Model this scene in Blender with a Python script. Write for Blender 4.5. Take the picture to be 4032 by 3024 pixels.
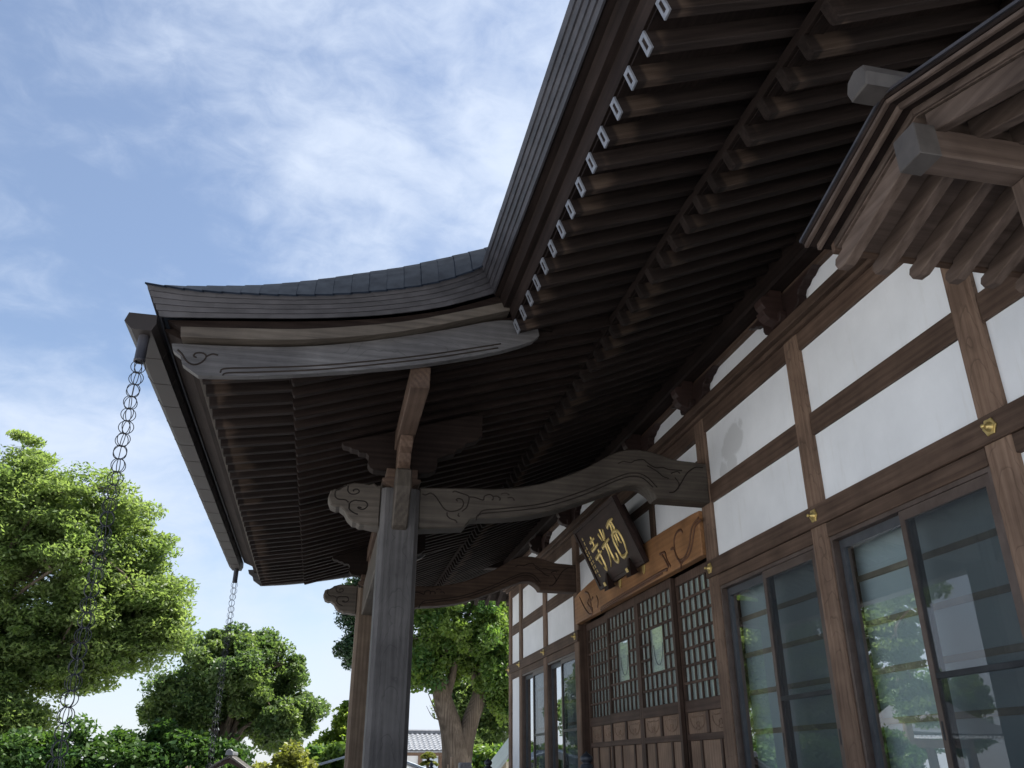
import bpy, bmesh, math, random
import numpy as np
from mathutils import Vector, Matrix

sc = bpy.context.scene
for o in list(bpy.data.objects):
    bpy.data.objects.remove(o)
COL = sc.collection
random.seed(5)

# ------------------------------------------------------------------ camera
TILT = math.radians(24.60)
PAN = math.radians(12.07)
cam_data = bpy.data.cameras.new('camera')
cam_data.sensor_width = 36.0
cam_data.lens = 29.46
cam_data.clip_start = 0.05
cam_data.clip_end = 2000.0
cam = bpy.data.objects.new('camera', cam_data)
cam.location = (-3.43, 0.0, 1.6)
cam.rotation_euler = (math.pi / 2 + TILT, 0.0, -PAN)
COL.objects.link(cam)
sc.camera = cam

# ------------------------------------------------------------------ light
SUN_AZ = math.radians(78.0)     # clockwise from +Y towards +X
SUN_EL = math.radians(60.0)
world = bpy.data.worlds.new('World')
sc.world = world
world.use_nodes = True
wn = world.node_tree
for n in list(wn.nodes):
    wn.nodes.remove(n)
w_out = wn.nodes.new('ShaderNodeOutputWorld')
w_bg = wn.nodes.new('ShaderNodeBackground')
w_bg.inputs['Strength'].default_value = 0.073
sky = wn.nodes.new('ShaderNodeTexSky')
sky.sky_type = 'NISHITA'
sky.sun_disc = False
sky.sun_elevation = SUN_EL
sky.sun_rotation = SUN_AZ
sky.altitude = 50.0
sky.air_density = 1.0
sky.dust_density = 0.6
sky.ozone_density = 1.6
# thin high cloud, laid out over the whole sky dome
w_tc = wn.nodes.new('ShaderNodeTexCoord')
w_map = wn.nodes.new('ShaderNodeMapping')
w_map.inputs['Scale'].default_value = (1.0, 1.0, 1.9)
w_map.inputs['Location'].default_value = (0.35, 0.2, 0.0)
w_n1 = wn.nodes.new('ShaderNodeTexNoise')
w_n1.inputs['Scale'].default_value = 2.6
w_n1.inputs['Detail'].default_value = 8.0
w_n1.inputs['Roughness'].default_value = 0.53
w_n1.inputs['Distortion'].default_value = 0.35
w_n2 = wn.nodes.new('ShaderNodeTexNoise')
w_n2.inputs['Scale'].default_value = 17.0
w_n2.inputs['Detail'].default_value = 7.0
w_n2.inputs['Roughness'].default_value = 0.62
w_n2.inputs['Distortion'].default_value = 0.5
w_add = wn.nodes.new('ShaderNodeMath'); w_add.operation = 'MULTIPLY_ADD'
w_add.inputs[1].default_value = 0.28
w_ramp = wn.nodes.new('ShaderNodeMapRange')
w_ramp.interpolation_type = 'SMOOTHSTEP'
w_ramp.inputs['From Min'].default_value = 0.50
w_ramp.inputs['From Max'].default_value = 0.88
w_ramp.inputs['To Min'].default_value = 0.13
w_ramp.inputs['To Max'].default_value = 0.92
# haze towards the horizon all round
w_sep = wn.nodes.new('ShaderNodeSeparateXYZ')
w_hz = wn.nodes.new('ShaderNodeMapRange')
w_hz.interpolation_type = 'SMOOTHSTEP'
w_hz.inputs['From Min'].default_value = 0.36
w_hz.inputs['From Max'].default_value = 0.0
w_hz.inputs['To Min'].default_value = 0.0
w_hz.inputs['To Max'].default_value = 0.62
w_mix2 = wn.nodes.new('ShaderNodeMixRGB')
w_mix2.inputs['Color2'].default_value = (4.6, 5.0, 5.6, 1.0)
w_mix = wn.nodes.new('ShaderNodeMixRGB')
w_mix.inputs['Color2'].default_value = (4.4, 4.95, 5.9, 1.0)
L = wn.links.new
L(w_tc.outputs['Generated'], w_map.inputs['Vector'])
L(w_map.outputs['Vector'], w_n1.inputs['Vector'])
L(w_map.outputs['Vector'], w_n2.inputs['Vector'])
L(w_n2.outputs['Fac'], w_add.inputs[0])
L(w_n1.outputs['Fac'], w_add.inputs[2])
L(w_add.outputs[0], w_ramp.inputs['Value'])
L(w_tc.outputs['Generated'], w_sep.inputs[0])
L(w_sep.outputs['Z'], w_hz.inputs['Value'])
L(w_ramp.outputs[0], w_mix.inputs['Fac'])
L(sky.outputs['Color'], w_mix.inputs['Color1'])
L(w_hz.outputs[0], w_mix2.inputs['Fac'])
L(w_mix.outputs['Color'], w_mix2.inputs['Color1'])
L(w_mix2.outputs['Color'], w_bg.inputs['Color'])
L(w_bg.outputs['Background'], w_out.inputs['Surface'])

sun_data = bpy.data.lights.new('sun', 'SUN')
sun_data.energy = 5.0
sun_data.angle = math.radians(0.6)
sun_data.color = (1.0, 0.965, 0.90)
sun = bpy.data.objects.new('sun', sun_data)
sun_dir = Vector((math.sin(SUN_AZ) * math.cos(SUN_EL), math.cos(SUN_AZ) * math.cos(SUN_EL), math.sin(SUN_EL)))
sun.rotation_euler = sun_dir.to_track_quat('Z', 'Y').to_euler()
sun.location = (20, 30, 30)
COL.objects.link(sun)

sc.view_settings.view_transform = 'Standard'
sc.view_settings.look = 'None'
sc.view_settings.exposure = 1.32
sc.view_settings.gamma = 1.0
sc.view_settings.use_curve_mapping = False
sc.render.engine = 'CYCLES'
sc.cycles.use_denoising = True
sc.cycles.max_bounces = 8
sc.cycles.diffuse_bounces = 5
sc.cycles.glossy_bounces = 4
sc.cycles.transparent_max_bounces = 12
sc.cycles.transmission_bounces = 4
sc.cycles.caustics_reflective = False
sc.cycles.caustics_refractive = False
sc.cycles.sample_clamp_indirect = 6.0

# ------------------------------------------------------------------ materials
MATS = {}

def start_mat(name):
    m = bpy.data.materials.new(name)
    m.use_nodes = True
    nt = m.node_tree
    for n in list(nt.nodes):
        nt.nodes.remove(n)
    out = nt.nodes.new('ShaderNodeOutputMaterial')
    return m, nt, out

def node(nt, kind, **kw):
    n = nt.nodes.new(kind)
    for k, v in kw.items():
        if k in n.inputs:
            n.inputs[k].default_value = v
        else:
            setattr(n, k, v)
    return n

def vec_obj(nt, scale, rnd=9.0):
    """Object coordinates, shifted by a random amount for each object, then scaled."""
    tc = node(nt, 'ShaderNodeTexCoord')
    oi = node(nt, 'ShaderNodeObjectInfo')
    mu = node(nt, 'ShaderNodeMath', operation='MULTIPLY'); mu.inputs[1].default_value = rnd
    add = node(nt, 'ShaderNodeVectorMath', operation='ADD')
    mp = node(nt, 'ShaderNodeMapping')
    mp.inputs['Scale'].default_value = scale
    nt.links.new(oi.outputs['Random'], mu.inputs[0])
    nt.links.new(tc.outputs['Object'], add.inputs[0])
    nt.links.new(mu.outputs[0], add.inputs[1])
    nt.links.new(add.outputs[0], mp.inputs['Vector'])
    return mp.outputs['Vector'], tc, oi

def ramp2(nt, fac, c0, c1, p0=0.0, p1=1.0):
    r = node(nt, 'ShaderNodeValToRGB')
    r.color_ramp.elements[0].position = p0
    r.color_ramp.elements[0].color = (*c0, 1)
    r.color_ramp.elements[1].position = p1
    r.color_ramp.elements[1].color = (*c1, 1)
    nt.links.new(fac, r.inputs['Fac'])
    return r.outputs['Color']

def mixrgb(nt, fac, a, b, mode='MIX'):
    m = node(nt, 'ShaderNodeMixRGB', blend_type=mode)
    for sock, v in ((m.inputs['Fac'], fac), (m.inputs['Color1'], a), (m.inputs['Color2'], b)):
        if isinstance(v, (int, float)):
            sock.default_value = v
        elif isinstance(v, tuple):
            sock.default_value = (*v, 1) if len(v) == 3 else v
        else:
            nt.links.new(v, sock)
    return m.outputs['Color']

WOODS = {   # dark grain, pale grain, roughness, bump, specular
    'beam':   ((0.058, 0.037, 0.027), (0.120, 0.081, 0.060), 0.66, 0.12, 0.16),
    'post':   ((0.118, 0.075, 0.052), (0.222, 0.153, 0.112), 0.70, 0.15, 0.18),
    'pillar': ((0.060, 0.056, 0.055), (0.120, 0.114, 0.112), 0.60, 0.12, 0.30),
    'pillar_lit':   ((0.085, 0.060, 0.042), (0.165, 0.125, 0.092), 0.66, 0.12, 0.20),  # far pillar: warm light painted in as a browner wood
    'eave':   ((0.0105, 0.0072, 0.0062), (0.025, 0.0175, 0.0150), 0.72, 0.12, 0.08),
    'ebi':    ((0.048, 0.039, 0.031), (0.100, 0.085, 0.070), 0.64, 0.12, 0.22),
    'lintel': ((0.270, 0.128, 0.053), (0.400, 0.210, 0.095), 0.48, 0.05, 0.35),
    'door':   ((0.054, 0.034, 0.026), (0.108, 0.072, 0.056), 0.64, 0.10, 0.18),
    'panel':  ((0.165, 0.108, 0.074), (0.290, 0.200, 0.145), 0.64, 0.10, 0.20),
    'hood':   ((0.062, 0.044, 0.035), (0.128, 0.096, 0.079), 0.70, 0.10, 0.15),
    'verge':  ((0.058, 0.055, 0.055), (0.114, 0.110, 0.111), 0.60, 0.12, 0.30),
    'board':  ((0.024, 0.013, 0.011), (0.042, 0.024, 0.020), 0.55, 0.06, 0.25),
    'slat':   ((0.50, 0.38, 0.28), (0.60, 0.48, 0.37), 0.60, 0.05, 0.20),
    'stake':  ((0.330, 0.240, 0.170), (0.480, 0.380, 0.290), 0.70, 0.05, 0.20),
    'carve':  ((0.018, 0.014, 0.012), (0.036, 0.029, 0.025), 0.75, 0.05, 0.10),
    'bark':   ((0.060, 0.046, 0.035), (0.215, 0.175, 0.135), 0.90, 0.70, 0.10),
}

def wood(kind, axis='x'):
    key = 'wood_%s_%s' % (kind, axis)
    if key in MATS:
        return MATS[key]
    dark, pale, rough, bmp, spc = WOODS[kind]
    m, nt, out = start_mat(key)
    ai = 'xyz'.index(axis)
    sfine = [46.0] * 3; sfine[ai] = 1.8
    sring = [9.0] * 3; sring[ai] = 0.8
    v, tc, oi = vec_obj(nt, tuple(sfine))
    n1 = node(nt, 'ShaderNodeTexNoise', Scale=1.0, Detail=6.0, Roughness=0.65)
    nt.links.new(v, n1.inputs['Vector'])
    v2, _, _ = vec_obj(nt, tuple(sring))
    wv = node(nt, 'ShaderNodeTexWave', wave_type='RINGS', Scale=0.9, Distortion=3.2, Detail=2.5)
    wv.rings_direction = 'XYZ'[ai]
    wv.inputs['Detail Scale'].default_value = 0.8
    nt.links.new(v2, wv.inputs['Vector'])
    v3, _, _ = vec_obj(nt, (1.7, 1.7, 1.7))
    n3 = node(nt, 'ShaderNodeTexNoise', Scale=1.4, Detail=4.0, Roughness=0.6)
    nt.links.new(v3, n3.inputs['Vector'])
    a = node(nt, 'ShaderNodeMath', operation='MULTIPLY_ADD'); a.inputs[1].default_value = 0.16
    nt.links.new(wv.outputs['Fac'], a.inputs[0])
    s = node(nt, 'ShaderNodeMath', operation='MULTIPLY'); s.inputs[1].default_value = 0.86
    nt.links.new(n1.outputs['Fac'], s.inputs[0])
    nt.links.new(s.outputs[0], a.inputs[2])
    col = ramp2(nt, a.outputs[0], dark, pale, 0.24, 0.74)
    bl = ramp2(nt, n3.outputs['Fac'], (0.62, 0.60, 0.60), (1.18, 1.16, 1.14), 0.30, 0.72)
    col = mixrgb(nt, 1.0, col, bl, 'MULTIPLY')
    if kind in ('pillar', 'post', 'verge'):
        # nested arches of flat-sawn timber, drawn as thin dark lines
        sp = node(nt, 'ShaderNodeSeparateXYZ'); nt.links.new(tc.outputs['Object'], sp.inputs[0])
        al = sp.outputs['XYZ'[ai]]; ac = sp.outputs['Y' if ai != 1 and kind == 'post' else ('Z' if kind == 'verge' else 'X')]
        sq = node(nt, 'ShaderNodeMath', operation='POWER'); sq.inputs[1].default_value = 2.0
        ab = node(nt, 'ShaderNodeMath', operation='ABSOLUTE'); nt.links.new(ac, ab.inputs[0]); nt.links.new(ab.outputs[0], sq.inputs[0])
        f1 = node(nt, 'ShaderNodeMath', operation='MULTIPLY_ADD'); f1.inputs[1].default_value = 120.0
        nt.links.new(sq.outputs[0], f1.inputs[0])
        z1 = node(nt, 'ShaderNodeMath', operation='MULTIPLY'); z1.inputs[1].default_value = 3.2
        nt.links.new(al, z1.inputs[0]); nt.links.new(z1.outputs[0], f1.inputs[2])
        vq, _, _ = vec_obj(nt, (2.2, 2.2, 2.2)); nq = node(nt, 'ShaderNodeTexNoise', Scale=1.3, Detail=3.0)
        nt.links.new(vq, nq.inputs['Vector'])
        f2 = node(nt, 'ShaderNodeMath', operation='MULTIPLY_ADD'); f2.inputs[1].default_value = 5.0
        nt.links.new(nq.outputs['Fac'], f2.inputs[0]); nt.links.new(f1.outputs[0], f2.inputs[2])
        fr = node(nt, 'ShaderNodeMath', operation='FRACT'); nt.links.new(f2.outputs[0], fr.inputs[0])
        ln = node(nt, 'ShaderNodeMapRange', interpolation_type='SMOOTHSTEP')
        ln.inputs['From Min'].default_value = 0.0; ln.inputs['From Max'].default_value = 0.16
        ln.inputs['To Min'].default_value = 0.72; ln.inputs['To Max'].default_value = 1.0
        nt.links.new(fr.outputs[0], ln.inputs['Value'])
        col = mixrgb(nt, 1.0, col, ln.outputs[0], 'MULTIPLY')
    rv = node(nt, 'ShaderNodeMapRange'); rv.inputs['To Min'].default_value = 0.82; rv.inputs['To Max'].default_value = 1.16
    nt.links.new(oi.outputs['Random'], rv.inputs['Value'])
    hsv = node(nt, 'ShaderNodeHueSaturation')
    nt.links.new(rv.outputs[0], hsv.inputs['Value'])
    nt.links.new(col, hsv.inputs['Color'])
    b = node(nt, 'ShaderNodeBsdfPrincipled', Roughness=rough)
    b.inputs['Specular IOR Level'].default_value = spc
    nt.links.new(hsv.outputs['Color'], b.inputs['Base Color'])
    bp = node(nt, 'ShaderNodeBump', Strength=bmp, Distance=0.01)
    nt.links.new(a.outputs[0], bp.inputs['Height'])
    nt.links.new(bp.outputs['Normal'], b.inputs['Normal'])
    nt.links.new(b.outputs[0], out.inputs['Surface'])
    MATS[key] = m
    return m

def rafter_mat():
    """Dark rafter wood; rain has bleached the last hand's breadth at the tip in uneven tongues."""
    key = 'wood_rafter'
    if key in MATS:
        return MATS[key]
    m, nt, out = start_mat(key)
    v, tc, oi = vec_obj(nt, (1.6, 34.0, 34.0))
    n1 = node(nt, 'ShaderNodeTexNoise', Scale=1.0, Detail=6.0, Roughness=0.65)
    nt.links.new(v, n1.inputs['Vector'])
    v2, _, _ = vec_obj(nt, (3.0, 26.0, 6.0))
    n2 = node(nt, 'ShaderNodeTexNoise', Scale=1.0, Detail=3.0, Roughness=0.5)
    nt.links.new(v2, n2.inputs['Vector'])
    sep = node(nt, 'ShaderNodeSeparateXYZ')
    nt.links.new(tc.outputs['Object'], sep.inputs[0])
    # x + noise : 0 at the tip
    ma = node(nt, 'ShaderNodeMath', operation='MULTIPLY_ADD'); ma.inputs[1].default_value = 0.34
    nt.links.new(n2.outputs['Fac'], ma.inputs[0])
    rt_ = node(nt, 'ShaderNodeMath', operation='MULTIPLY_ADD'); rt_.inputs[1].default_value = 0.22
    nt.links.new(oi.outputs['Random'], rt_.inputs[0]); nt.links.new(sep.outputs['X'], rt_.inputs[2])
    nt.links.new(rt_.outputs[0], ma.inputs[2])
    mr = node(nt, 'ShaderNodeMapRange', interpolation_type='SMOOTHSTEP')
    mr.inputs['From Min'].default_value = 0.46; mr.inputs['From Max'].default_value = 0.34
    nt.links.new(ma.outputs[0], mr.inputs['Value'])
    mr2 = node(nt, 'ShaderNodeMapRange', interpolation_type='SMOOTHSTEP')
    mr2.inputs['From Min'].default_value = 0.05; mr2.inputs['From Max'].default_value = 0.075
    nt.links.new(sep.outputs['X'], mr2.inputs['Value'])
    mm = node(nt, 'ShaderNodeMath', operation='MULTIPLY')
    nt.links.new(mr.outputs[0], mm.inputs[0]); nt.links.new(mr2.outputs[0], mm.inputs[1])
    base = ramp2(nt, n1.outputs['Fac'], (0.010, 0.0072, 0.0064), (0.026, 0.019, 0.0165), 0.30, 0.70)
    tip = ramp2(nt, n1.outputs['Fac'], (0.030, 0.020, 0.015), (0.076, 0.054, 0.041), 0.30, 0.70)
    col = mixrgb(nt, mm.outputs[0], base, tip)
    rv = node(nt, 'ShaderNodeMapRange'); rv.inputs['To Min'].default_value = 0.75; rv.inputs['To Max'].default_value = 1.25
    nt.links.new(oi.outputs['Random'], rv.inputs['Value'])
    hsv = node(nt, 'ShaderNodeHueSaturation')
    nt.links.new(rv.outputs[0], hsv.inputs['Value']); nt.links.new(col, hsv.inputs['Color'])
    b = node(nt, 'ShaderNodeBsdfPrincipled', Roughness=0.70)
    b.inputs['Specular IOR Level'].default_value = 0.08
    nt.links.new(hsv.outputs['Color'], b.inputs['Base Color'])
    bp = node(nt, 'ShaderNodeBump', Strength=0.25, Distance=0.008)
    nt.links.new(n1.outputs['Fac'], bp.inputs['Height']); nt.links.new(bp.outputs['Normal'], b.inputs['Normal'])
    nt.links.new(b.outputs[0], out.inputs['Surface'])
    MATS[key] = m
    return m

def surf(name, c0, c1, scale=6.0, rough=0.6, metal=0.0, bump=0.1, stretch=(1, 1, 1), spec=0.4, detail=5.0):
    if name in MATS:
        return MATS[name]
    m, nt, out = start_mat(name)
    v, tc, oi = vec_obj(nt, stretch)
    n1 = node(nt, 'ShaderNodeTexNoise', Scale=scale, Detail=detail, Roughness=0.6)
    nt.links.new(v, n1.inputs['Vector'])
    col = ramp2(nt, n1.outputs['Fac'], c0, c1, 0.32, 0.68)
    b = node(nt, 'ShaderNodeBsdfPrincipled', Roughness=rough, Metallic=metal)
    b.inputs['Specular IOR Level'].default_value = spec
    rr = node(nt, 'ShaderNodeMapRange')
    rr.inputs['To Min'].default_value = max(0.05, rough - 0.1); rr.inputs['To Max'].default_value = min(1.0, rough + 0.1)
    nt.links.new(n1.outputs['Fac'], rr.inputs['Value'])
    nt.links.new(rr.outputs[0], b.inputs['Roughness'])
    nt.links.new(col, b.inputs['Base Color'])
    if bump:
        bp = node(nt, 'ShaderNodeBump', Strength=bump, Distance=0.01)
        nt.links.new(n1.outputs['Fac'], bp.inputs['Height']); nt.links.new(bp.outputs['Normal'], b.inputs['Normal'])
    nt.links.new(b.outputs[0], out.inputs['Surface'])
    MATS[name] = m
    return m

def plaster(blobs=(), name='plaster'):
    """White lime plaster, faintly mottled; blobs are damp stains (y, z, radius) in object space."""
    if name in MATS:
        return MATS[name]
    m, nt, out = start_mat(name)
    v, tc, oi = vec_obj(nt, (1, 1, 1))
    n1 = node(nt, 'ShaderNodeTexNoise', Scale=1.8, Detail=6.0, Roughness=0.6)
    nt.links.new(v, n1.inputs['Vector'])
    col = ramp2(nt, n1.outputs['Fac'], (0.70, 0.712, 0.728), (0.81, 0.822, 0.838), 0.3, 0.7)
    vs, _, _ = vec_obj(nt, (3.0, 9.0, 1.1))
    ns = node(nt, 'ShaderNodeTexNoise', Scale=1.6, Detail=5.0, Roughness=0.62)
    nt.links.new(vs, ns.inputs['Vector'])
    stk = node(nt, 'ShaderNodeMapRange', interpolation_type='SMOOTHSTEP')
    stk.inputs['From Min'].default_value = 0.56; stk.inputs['From Max'].default_value = 0.78
    stk.inputs['To Max'].default_value = 0.30
    nt.links.new(ns.outputs['Fac'], stk.inputs['Value'])
    col = mixrgb(nt, stk.outputs[0], col, (0.60, 0.585, 0.545))
    if blobs:
        nd = node(nt, 'ShaderNodeTexNoise', Scale=5.0, Detail=4.0, Roughness=0.55)
        nt.links.new(tc.outputs['Object'], nd.inputs['Vector'])
        prev = None
        for (by, bz, br) in blobs:
            dist = node(nt, 'ShaderNodeVectorMath', operation='DISTANCE')
            nt.links.new(tc.outputs['Object'], dist.inputs[0])
            dist.inputs[1].default_value = (0, by, bz)
            dn = node(nt, 'ShaderNodeMath', operation='MULTIPLY_ADD'); dn.inputs[1].default_value = 0.22
            nt.links.new(nd.outputs['Fac'], dn.inputs[0]); nt.links.new(dist.outputs['Value'], dn.inputs[2])
            mr = node(nt, 'ShaderNodeMapRange', interpolation_type='SMOOTHSTEP')
            mr.inputs['From Min'].default_value = br + 0.14; mr.inputs['From Max'].default_value = br + 0.09
            nt.links.new(dn.outputs[0], mr.inputs['Value'])
            if prev is None:
                prev = mr.outputs[0]
            else:
                mx = node(nt, 'ShaderNodeMath', operation='MAXIMUM')
                nt.links.new(prev, mx.inputs[0]); nt.links.new(mr.outputs[0], mx.inputs[1]); prev = mx.outputs[0]
        col = mixrgb(nt, prev, col, (0.60, 0.605, 0.61))
    b = node(nt, 'ShaderNodeBsdfPrincipled', Roughness=0.85)
    b.inputs['Specular IOR Level'].default_value = 0.2
    nt.links.new(col, b.inputs['Base Color'])
    n2 = node(nt, 'ShaderNodeTexNoise', Scale=60.0, Detail=3.0)
    nt.links.new(v, n2.inputs['Vector'])
    bp = node(nt, 'ShaderNodeBump', Strength=0.08, Distance=0.003)
    nt.links.new(n2.outputs['Fac'], bp.inputs['Height']); nt.links.new(bp.outputs['Normal'], b.inputs['Normal'])
    nt.links.new(b.outputs[0], out.inputs['Surface'])
    MATS[name] = m
    return m

def glass(name='window_glass', tint=(0.80, 0.90, 0.92), refl=0.34):
    if name in MATS:
        return MATS[name]
    m, nt, out = start_mat(name)
    lw = node(nt, 'ShaderNodeLayerWeight', Blend=0.5)      # the same from both sides of the single sheet
    pw = node(nt, 'ShaderNodeMath', operation='POWER'); pw.inputs[1].default_value = 3.0
    nt.links.new(lw.outputs['Facing'], pw.inputs[0])
    fr = node(nt, 'ShaderNodeMath', operation='MULTIPLY_ADD'); fr.inputs[1].default_value = 0.85; fr.inputs[2].default_value = refl
    nt.links.new(pw.outputs[0], fr.inputs[0])
    tr = node(nt, 'ShaderNodeBsdfTransparent'); tr.inputs['Color'].default_value = (*tint, 1)
    gl = node(nt, 'ShaderNodeBsdfGlossy', Roughness=0.0); gl.inputs['Color'].default_value = (0.95, 0.97, 1.0, 1)
    v, tc, oi = vec_obj(nt, (1, 1, 1))
    nz = node(nt, 'ShaderNodeTexNoise', Scale=1.3, Detail=1.0)
    nt.links.new(v, nz.inputs['Vector'])
    bp = node(nt, 'ShaderNodeBump', Strength=0.04, Distance=0.02)
    nt.links.new(nz.outputs['Fac'], bp.inputs['Height']); nt.links.new(bp.outputs['Normal'], gl.inputs['Normal'])
    mx = node(nt, 'ShaderNodeMixShader')
    nt.links.new(fr.outputs[0], mx.inputs[0]); nt.links.new(tr.outputs[0], mx.inputs[1]); nt.links.new(gl.outputs[0], mx.inputs[2])
    nt.links.new(mx.outputs[0], out.inputs['Surface'])
    MATS[name] = m
    return m

def screen_mat():
    if 'insect_mesh' in MATS:
        return MATS['insect_mesh']
    m, nt, out = start_mat('insect_mesh')
    tr = node(nt, 'ShaderNodeBsdfTransparent')
    df = node(nt, 'ShaderNodeBsdfDiffuse'); df.inputs['Color'].default_value = (0.045, 0.05, 0.055, 1)
    mx = node(nt, 'ShaderNodeMixShader'); mx.inputs[0].default_value = 0.5
    nt.links.new(tr.outputs[0], mx.inputs[1]); nt.links.new(df.outputs[0], mx.inputs[2])
    nt.links.new(mx.outputs[0], out.inputs['Surface'])
    MATS['insect_mesh'] = m
    return m

def leaf_mat(name, dark, pale, trans=0.45, gloss=0.25):
    if name in MATS:
        return MATS[name]
    m, nt, out = start_mat(name)
    at = node(nt, 'ShaderNodeAttribute', attribute_name='tint')
    col = ramp2(nt, at.outputs['Fac'], dark, pale, 0.0, 1.0)
    b = node(nt, 'ShaderNodeBsdfPrincipled', Roughness=0.45)
    b.inputs['Specular IOR Level'].default_value = gloss
    nt.links.new(col, b.inputs['Base Color'])
    tl = node(nt, 'ShaderNodeBsdfTranslucent')
    tcol = mixrgb(nt, 1.0, col, (1.40, 1.45, 0.80), 'MULTIPLY')
    nt.links.new(tcol, tl.inputs['Color'])
    mx = node(nt, 'ShaderNodeMixShader'); mx.inputs[0].default_value = trans
    nt.links.new(b.outputs[0], mx.inputs[1]); nt.links.new(tl.outputs[0], mx.inputs[2])
    nt.links.new(mx.outputs[0], out.inputs['Surface'])
    MATS[name] = m
    return m

COPPER = lambda: surf('copper_brown', (0.028, 0.027, 0.031), (0.060, 0.057, 0.064), 5.0, 0.48, 0.2, 0.04, (1, 1, 1), 0.35)
GUTTER = lambda: surf('gutter_copper', (0.018, 0.0145, 0.0135), (0.034, 0.028, 0.026), 4.0, 0.55, 0.1, 0.03, (1, 1, 1), 0.2)
ROOFCU = lambda: surf('copper_roof', (0.009, 0.012, 0.018), (0.019, 0.024, 0.033), 7.0, 0.80, 0.0, 0.04, (1, 1, 1), 0.02)
DARKMETAL = lambda: surf('dark_metal', (0.020, 0.022, 0.026), (0.045, 0.048, 0.054), 9.0, 0.40, 0.6, 0.03)
ALU = lambda: surf('bronze_sash', (0.085, 0.062, 0.052), (0.130, 0.098, 0.084), 9.0, 0.42, 0.3, 0.02)
SASHTOP = lambda: surf('slate_sash', (0.060, 0.064, 0.072), (0.090, 0.096, 0.106), 9.0, 0.45, 0.3, 0.02)
GOLD = lambda: surf('gold_leaf', (0.52, 0.38, 0.13), (0.72, 0.56, 0.24), 30.0, 0.38, 0.7, 0.08)
CAPMETAL = lambda: surf('pale_cap_metal', (0.13, 0.135, 0.15), (0.20, 0.205, 0.225), 20.0, 0.45, 0.25, 0.05)
PAPER = lambda: surf('shoji_paper', (0.76, 0.78, 0.78), (0.82, 0.84, 0.84), 3.0, 0.9, 0.0, 0.0)
STONE = lambda: surf('dark_stone', (0.10, 0.10, 0.11), (0.22, 0.22, 0.23), 18.0, 0.6, 0.0, 0.2)

# ------------------------------------------------------------------ geometry helpers
def to_mesh(name, verts, faces, smooth=False):
    me = bpy.data.meshes.new(name)
    me.from_pydata([tuple(v) for v in verts], [], faces)
    me.validate()
    bm = bmesh.new(); bm.from_mesh(me)
    bmesh.ops.recalc_face_normals(bm, faces=bm.faces)
    bm.to_mesh(me); bm.free()
    if smooth:
        for p in me.polygons:
            p.use_smooth = True
    me.update()
    return me

def box(x0, x1, y0, y1, z0, z1, bev=0.004):
    bm = bmesh.new()
    bmesh.ops.create_cube(bm, size=1.0)
    for v in bm.verts:
        v.co = Vector(((x0 + x1) / 2 + v.co.x * (x1 - x0), (y0 + y1) / 2 + v.co.y * (y1 - y0), (z0 + z1) / 2 + v.co.z * (z1 - z0)))
    if bev:
        b = min(bev, 0.24 * min(x1 - x0, y1 - y0, z1 - z0))
        bmesh.ops.bevel(bm, geom=list(bm.edges), offset=b, segments=1, affect='EDGES')
    me = bpy.data.meshes.new('box'); bm.to_mesh(me); bm.free()
    return me

def sheet(x, y0, y1, z0, z1):
    """One upright rectangle in the wall plane, facing outwards."""
    me = bpy.data.meshes.new('sheet')
    me.from_pydata([(x, y0, z0), (x, y0, z1), (x, y1, z1), (x, y1, z0)], [], [(0, 3, 2, 1)])
    me.update()
    return me

def prism(pts, axis, a0, a1, bev=0.0):
    """A polygon extruded along an axis. axis 'y': pts are (x, z); 'x': (y, z); 'z': (x, y)."""
    def mk(p, a):
        if axis == 'y':
            return (p[0], a, p[1])
        if axis == 'x':
            return (a, p[0], p[1])
        return (p[0], p[1], a)
    n = len(pts)
    bm = bmesh.new()
    A = [bm.verts.new(mk(p, a0)) for p in pts]
    B = [bm.verts.new(mk(p, a1)) for p in pts]
    bm.faces.new(A); bm.faces.new(B[::-1])
    for i in range(n):
        j = (i + 1) % n
        bm.faces.new((A[i], B[i], B[j], A[j]))
    bmesh.ops.recalc_face_normals(bm, faces=bm.faces)
    if bev:
        ed = [e for e in bm.edges if (e.verts[0] in A) == (e.verts[1] in A) and len(e.link_faces) == 2]
        bmesh.ops.bevel(bm, geom=ed, offset=bev, segments=1, affect='EDGES', clamp_overlap=True)
    me = bpy.data.meshes.new('prism'); bm.to_mesh(me); bm.free()
    return me

def ribbon(top, bot, y0, y1, n=40):
    """A board with curved upper and lower edges (x, z), resampled to quads, from y0 to y1."""
    def res(c):
        c = [np.array(q, float) for q in c]
        d = np.concatenate([[0], np.cumsum([np.linalg.norm(c[i + 1] - c[i]) for i in range(len(c) - 1)])])
        s = np.linspace(0, d[-1], n + 1)
        return list(zip(np.interp(s, d, [q[0] for q in c]), np.interp(s, d, [q[1] for q in c])))
    a, b = res(top), res(bot)
    V, F = [], []
    for i in range(n + 1):
        V += [(a[i][0], y0, a[i][1]), (b[i][0], y0, b[i][1]), (b[i][0], y1, b[i][1]), (a[i][0], y1, a[i][1])]
    for i in range(n):
        p, q = 4 * i, 4 * i + 4
        for e in range(4):
            F.append((p + e, p + (e + 1) % 4, q + (e + 1) % 4, q + e))
    F += [(0, 3, 2, 1), (4 * n, 4 * n + 1, 4 * n + 2, 4 * n + 3)]
    return to_mesh('ribbon', V, F)

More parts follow.
